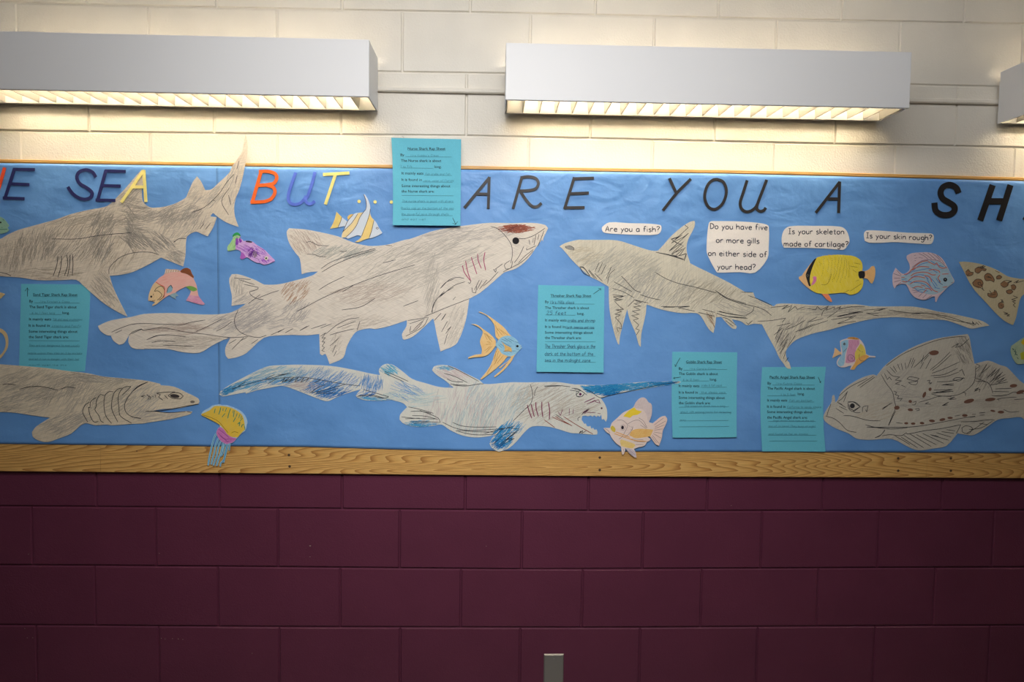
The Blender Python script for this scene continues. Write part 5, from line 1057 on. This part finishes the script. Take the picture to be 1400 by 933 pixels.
c = fish('paper_fish', 'blue and red striped paper discus fish right of the yellow butterflyfish', '@1210,335/10.98 ', '108,500 115,430 155,345 210,400 265,435 310,425 365,370 365,300 345,250 320,200 325,160 400,125 540,112 650,112 760,140 850,200 920,310 960,390 1000,470 1033,530 1030,565 980,600 900,670 860,715 800,780 765,860 750,855 745,775 700,780 620,820 540,822 450,790 380,720 340,640 310,590 240,585 180,610 140,657 115,600',
         pencil((222, 200, 206), (176, 150, 180), 50, .35, 1.5), lift=tl(.001, 'v'))
reg(c, 'striped_body', '235,470 310,440 365,385 430,320 500,262 570,238 640,230 720,238 800,250 870,300 925,345 960,400 1000,480 1028,545 950,620 860,690 760,740 690,745 600,730 500,690 400,650 330,590 240,562', pencil((176, 202, 214), (80, 130, 190), 10, .6, 1.5, (140, 190, 190)), 'pale blue body')
inkh(c, '280,445 340,430 400,370 470,300 560,250 640,238; 400,380 470,340 560,325 660,335; 380,470 440,430 540,410 640,420 700,450 760,450; 250,545 320,555 380,510 430,480 520,480 600,500; 370,590 440,550 540,545 610,565 660,610 720,680 790,710; 410,650 480,625 560,640; 530,600 600,620; 590,650 660,660 700,690; 650,380 720,370 800,390 820,420; 640,250 700,280 740,300 770,270 810,330 860,350 920,340; 850,440 950,435; 580,460 660,480 700,560; 820,450 790,500 830,560; 240,490 290,490; 860,640 930,625; 570,720 620,670', (206, 104, 78), 1.15, 'red_stripe', label='orange-red wavy stripes')
inkh(c, '300,460 400,400 520,300 650,260; 420,400 560,370 680,360 780,420; 380,490 500,450 580,460 650,520; 300,540 400,560 560,580 660,640 700,700; 440,650 500,700 580,720; 480,690 560,670 640,700; 650,480 720,540 780,620; 680,240 780,300 880,330; 620,500 680,620; 700,560 760,650; 760,500 800,560 860,600; 740,640 820,660; 250,520 320,510', (70, 124, 196), .8, 'blue_stripe')
inkh(c, '400,340 480,280 560,235 680,225 800,240 870,290 930,350; 440,205 480,195; 440,240 460,235; 430,160 460,155; 500,130 580,165 640,215; 560,120 640,170 700,215; 640,120 710,180 760,225; 700,125 770,180 830,240; 770,150 830,210 890,290; 500,190 560,200; 130,500 225,500; 120,430 235,470; 170,380 240,455; 130,560 230,530; 160,620 235,560; 400,640 460,660; 420,720 500,700; 560,800 620,740; 620,810 700,760; 500,780 560,720; 400,680 470,690; 985,570 1020,560; 800,520 820,570 860,600', (92, 76, 100), .55)
c.disc('eye', *at(c, 898, 523), 2.7, (30, 34, 44), up=.0003); c.disc('eye_glint', *at(c, 898, 518), .8, (150, 150, 150), up=.0004)

c = fish('paper_fish', 'green and yellow paper fish half hidden at the right edge', '@1360,450/15.55 ', '340,400 350,360 380,340 480,270 560,215 700,150 900,130 1100,200 1180,360 1300,300 1290,560 1160,480 1060,640 860,740 700,735 620,742 480,748 430,700 370,600 335,480', pencil((186, 200, 170), (90, 140, 120), 70, .6, 1.5))
reg(c, 'yellow_patch', '555,290 600,225 700,180 760,260 700,330 600,335', pencil((214, 190, 50), (190, 160, 20), 60, .6, 1.5)); reg(c, 'yellow_patch', '540,520 620,480 720,520 720,650 560,650', pencil((190, 190, 60), (150, 170, 50), 60, .6, 1.5))
inkh(c, '370,410 400,440 380,450; 430,430 440,520 480,560; 470,600 500,640; 400,470 470,500; 440,480 430,560', (70, 100, 96), 1.1)
c = fish('paper_fish', 'mint green paper fish half hidden at the left edge', '@0,290/23.33 ', '-500,300 -420,420 -500,560 -300,500 -200,640 0,695 120,680 240,640 305,575 250,510 310,440 240,340 170,250 80,180 -20,150 -200,200 -300,360', pencil((160, 196, 172), (80, 150, 130), -40, .6, 1.5))
inkh(c, '0,560 150,560 250,550; 60,500 90,495; 20,320 60,350; 100,240 150,270', (60, 120, 100), .9); c.disc('eye', *at(c, 35, 335), 1.3, (40, 40, 40))
c = fish('paper_fin', 'small tan pointed paper tip at the left edge above the curled strip', '@0,340/5.8333 ', '-260,300 -100,350 0,350 42,363 0,402 -100,440 -280,470', pencil((216, 190, 140), (180, 150, 100), 20, .4, 1.5)); c.root['category'] = 'paper shape'
c = fish('paper_tentacle', 'tan curled paper strip at the left edge below the pointed tip', '@0,340/5.8333 ', '-200,720 -120,660 -30,632 20,645 55,680 67,730 62,790 30,845 0,880 -70,915 -160,930 -150,900 -60,880 0,852 30,815 45,770 42,720 20,680 -20,655 -100,690 -160,750', pencil((222, 196, 150), (190, 160, 110), 20, .4, 1.5)); c.root['category'] = 'paper shape'
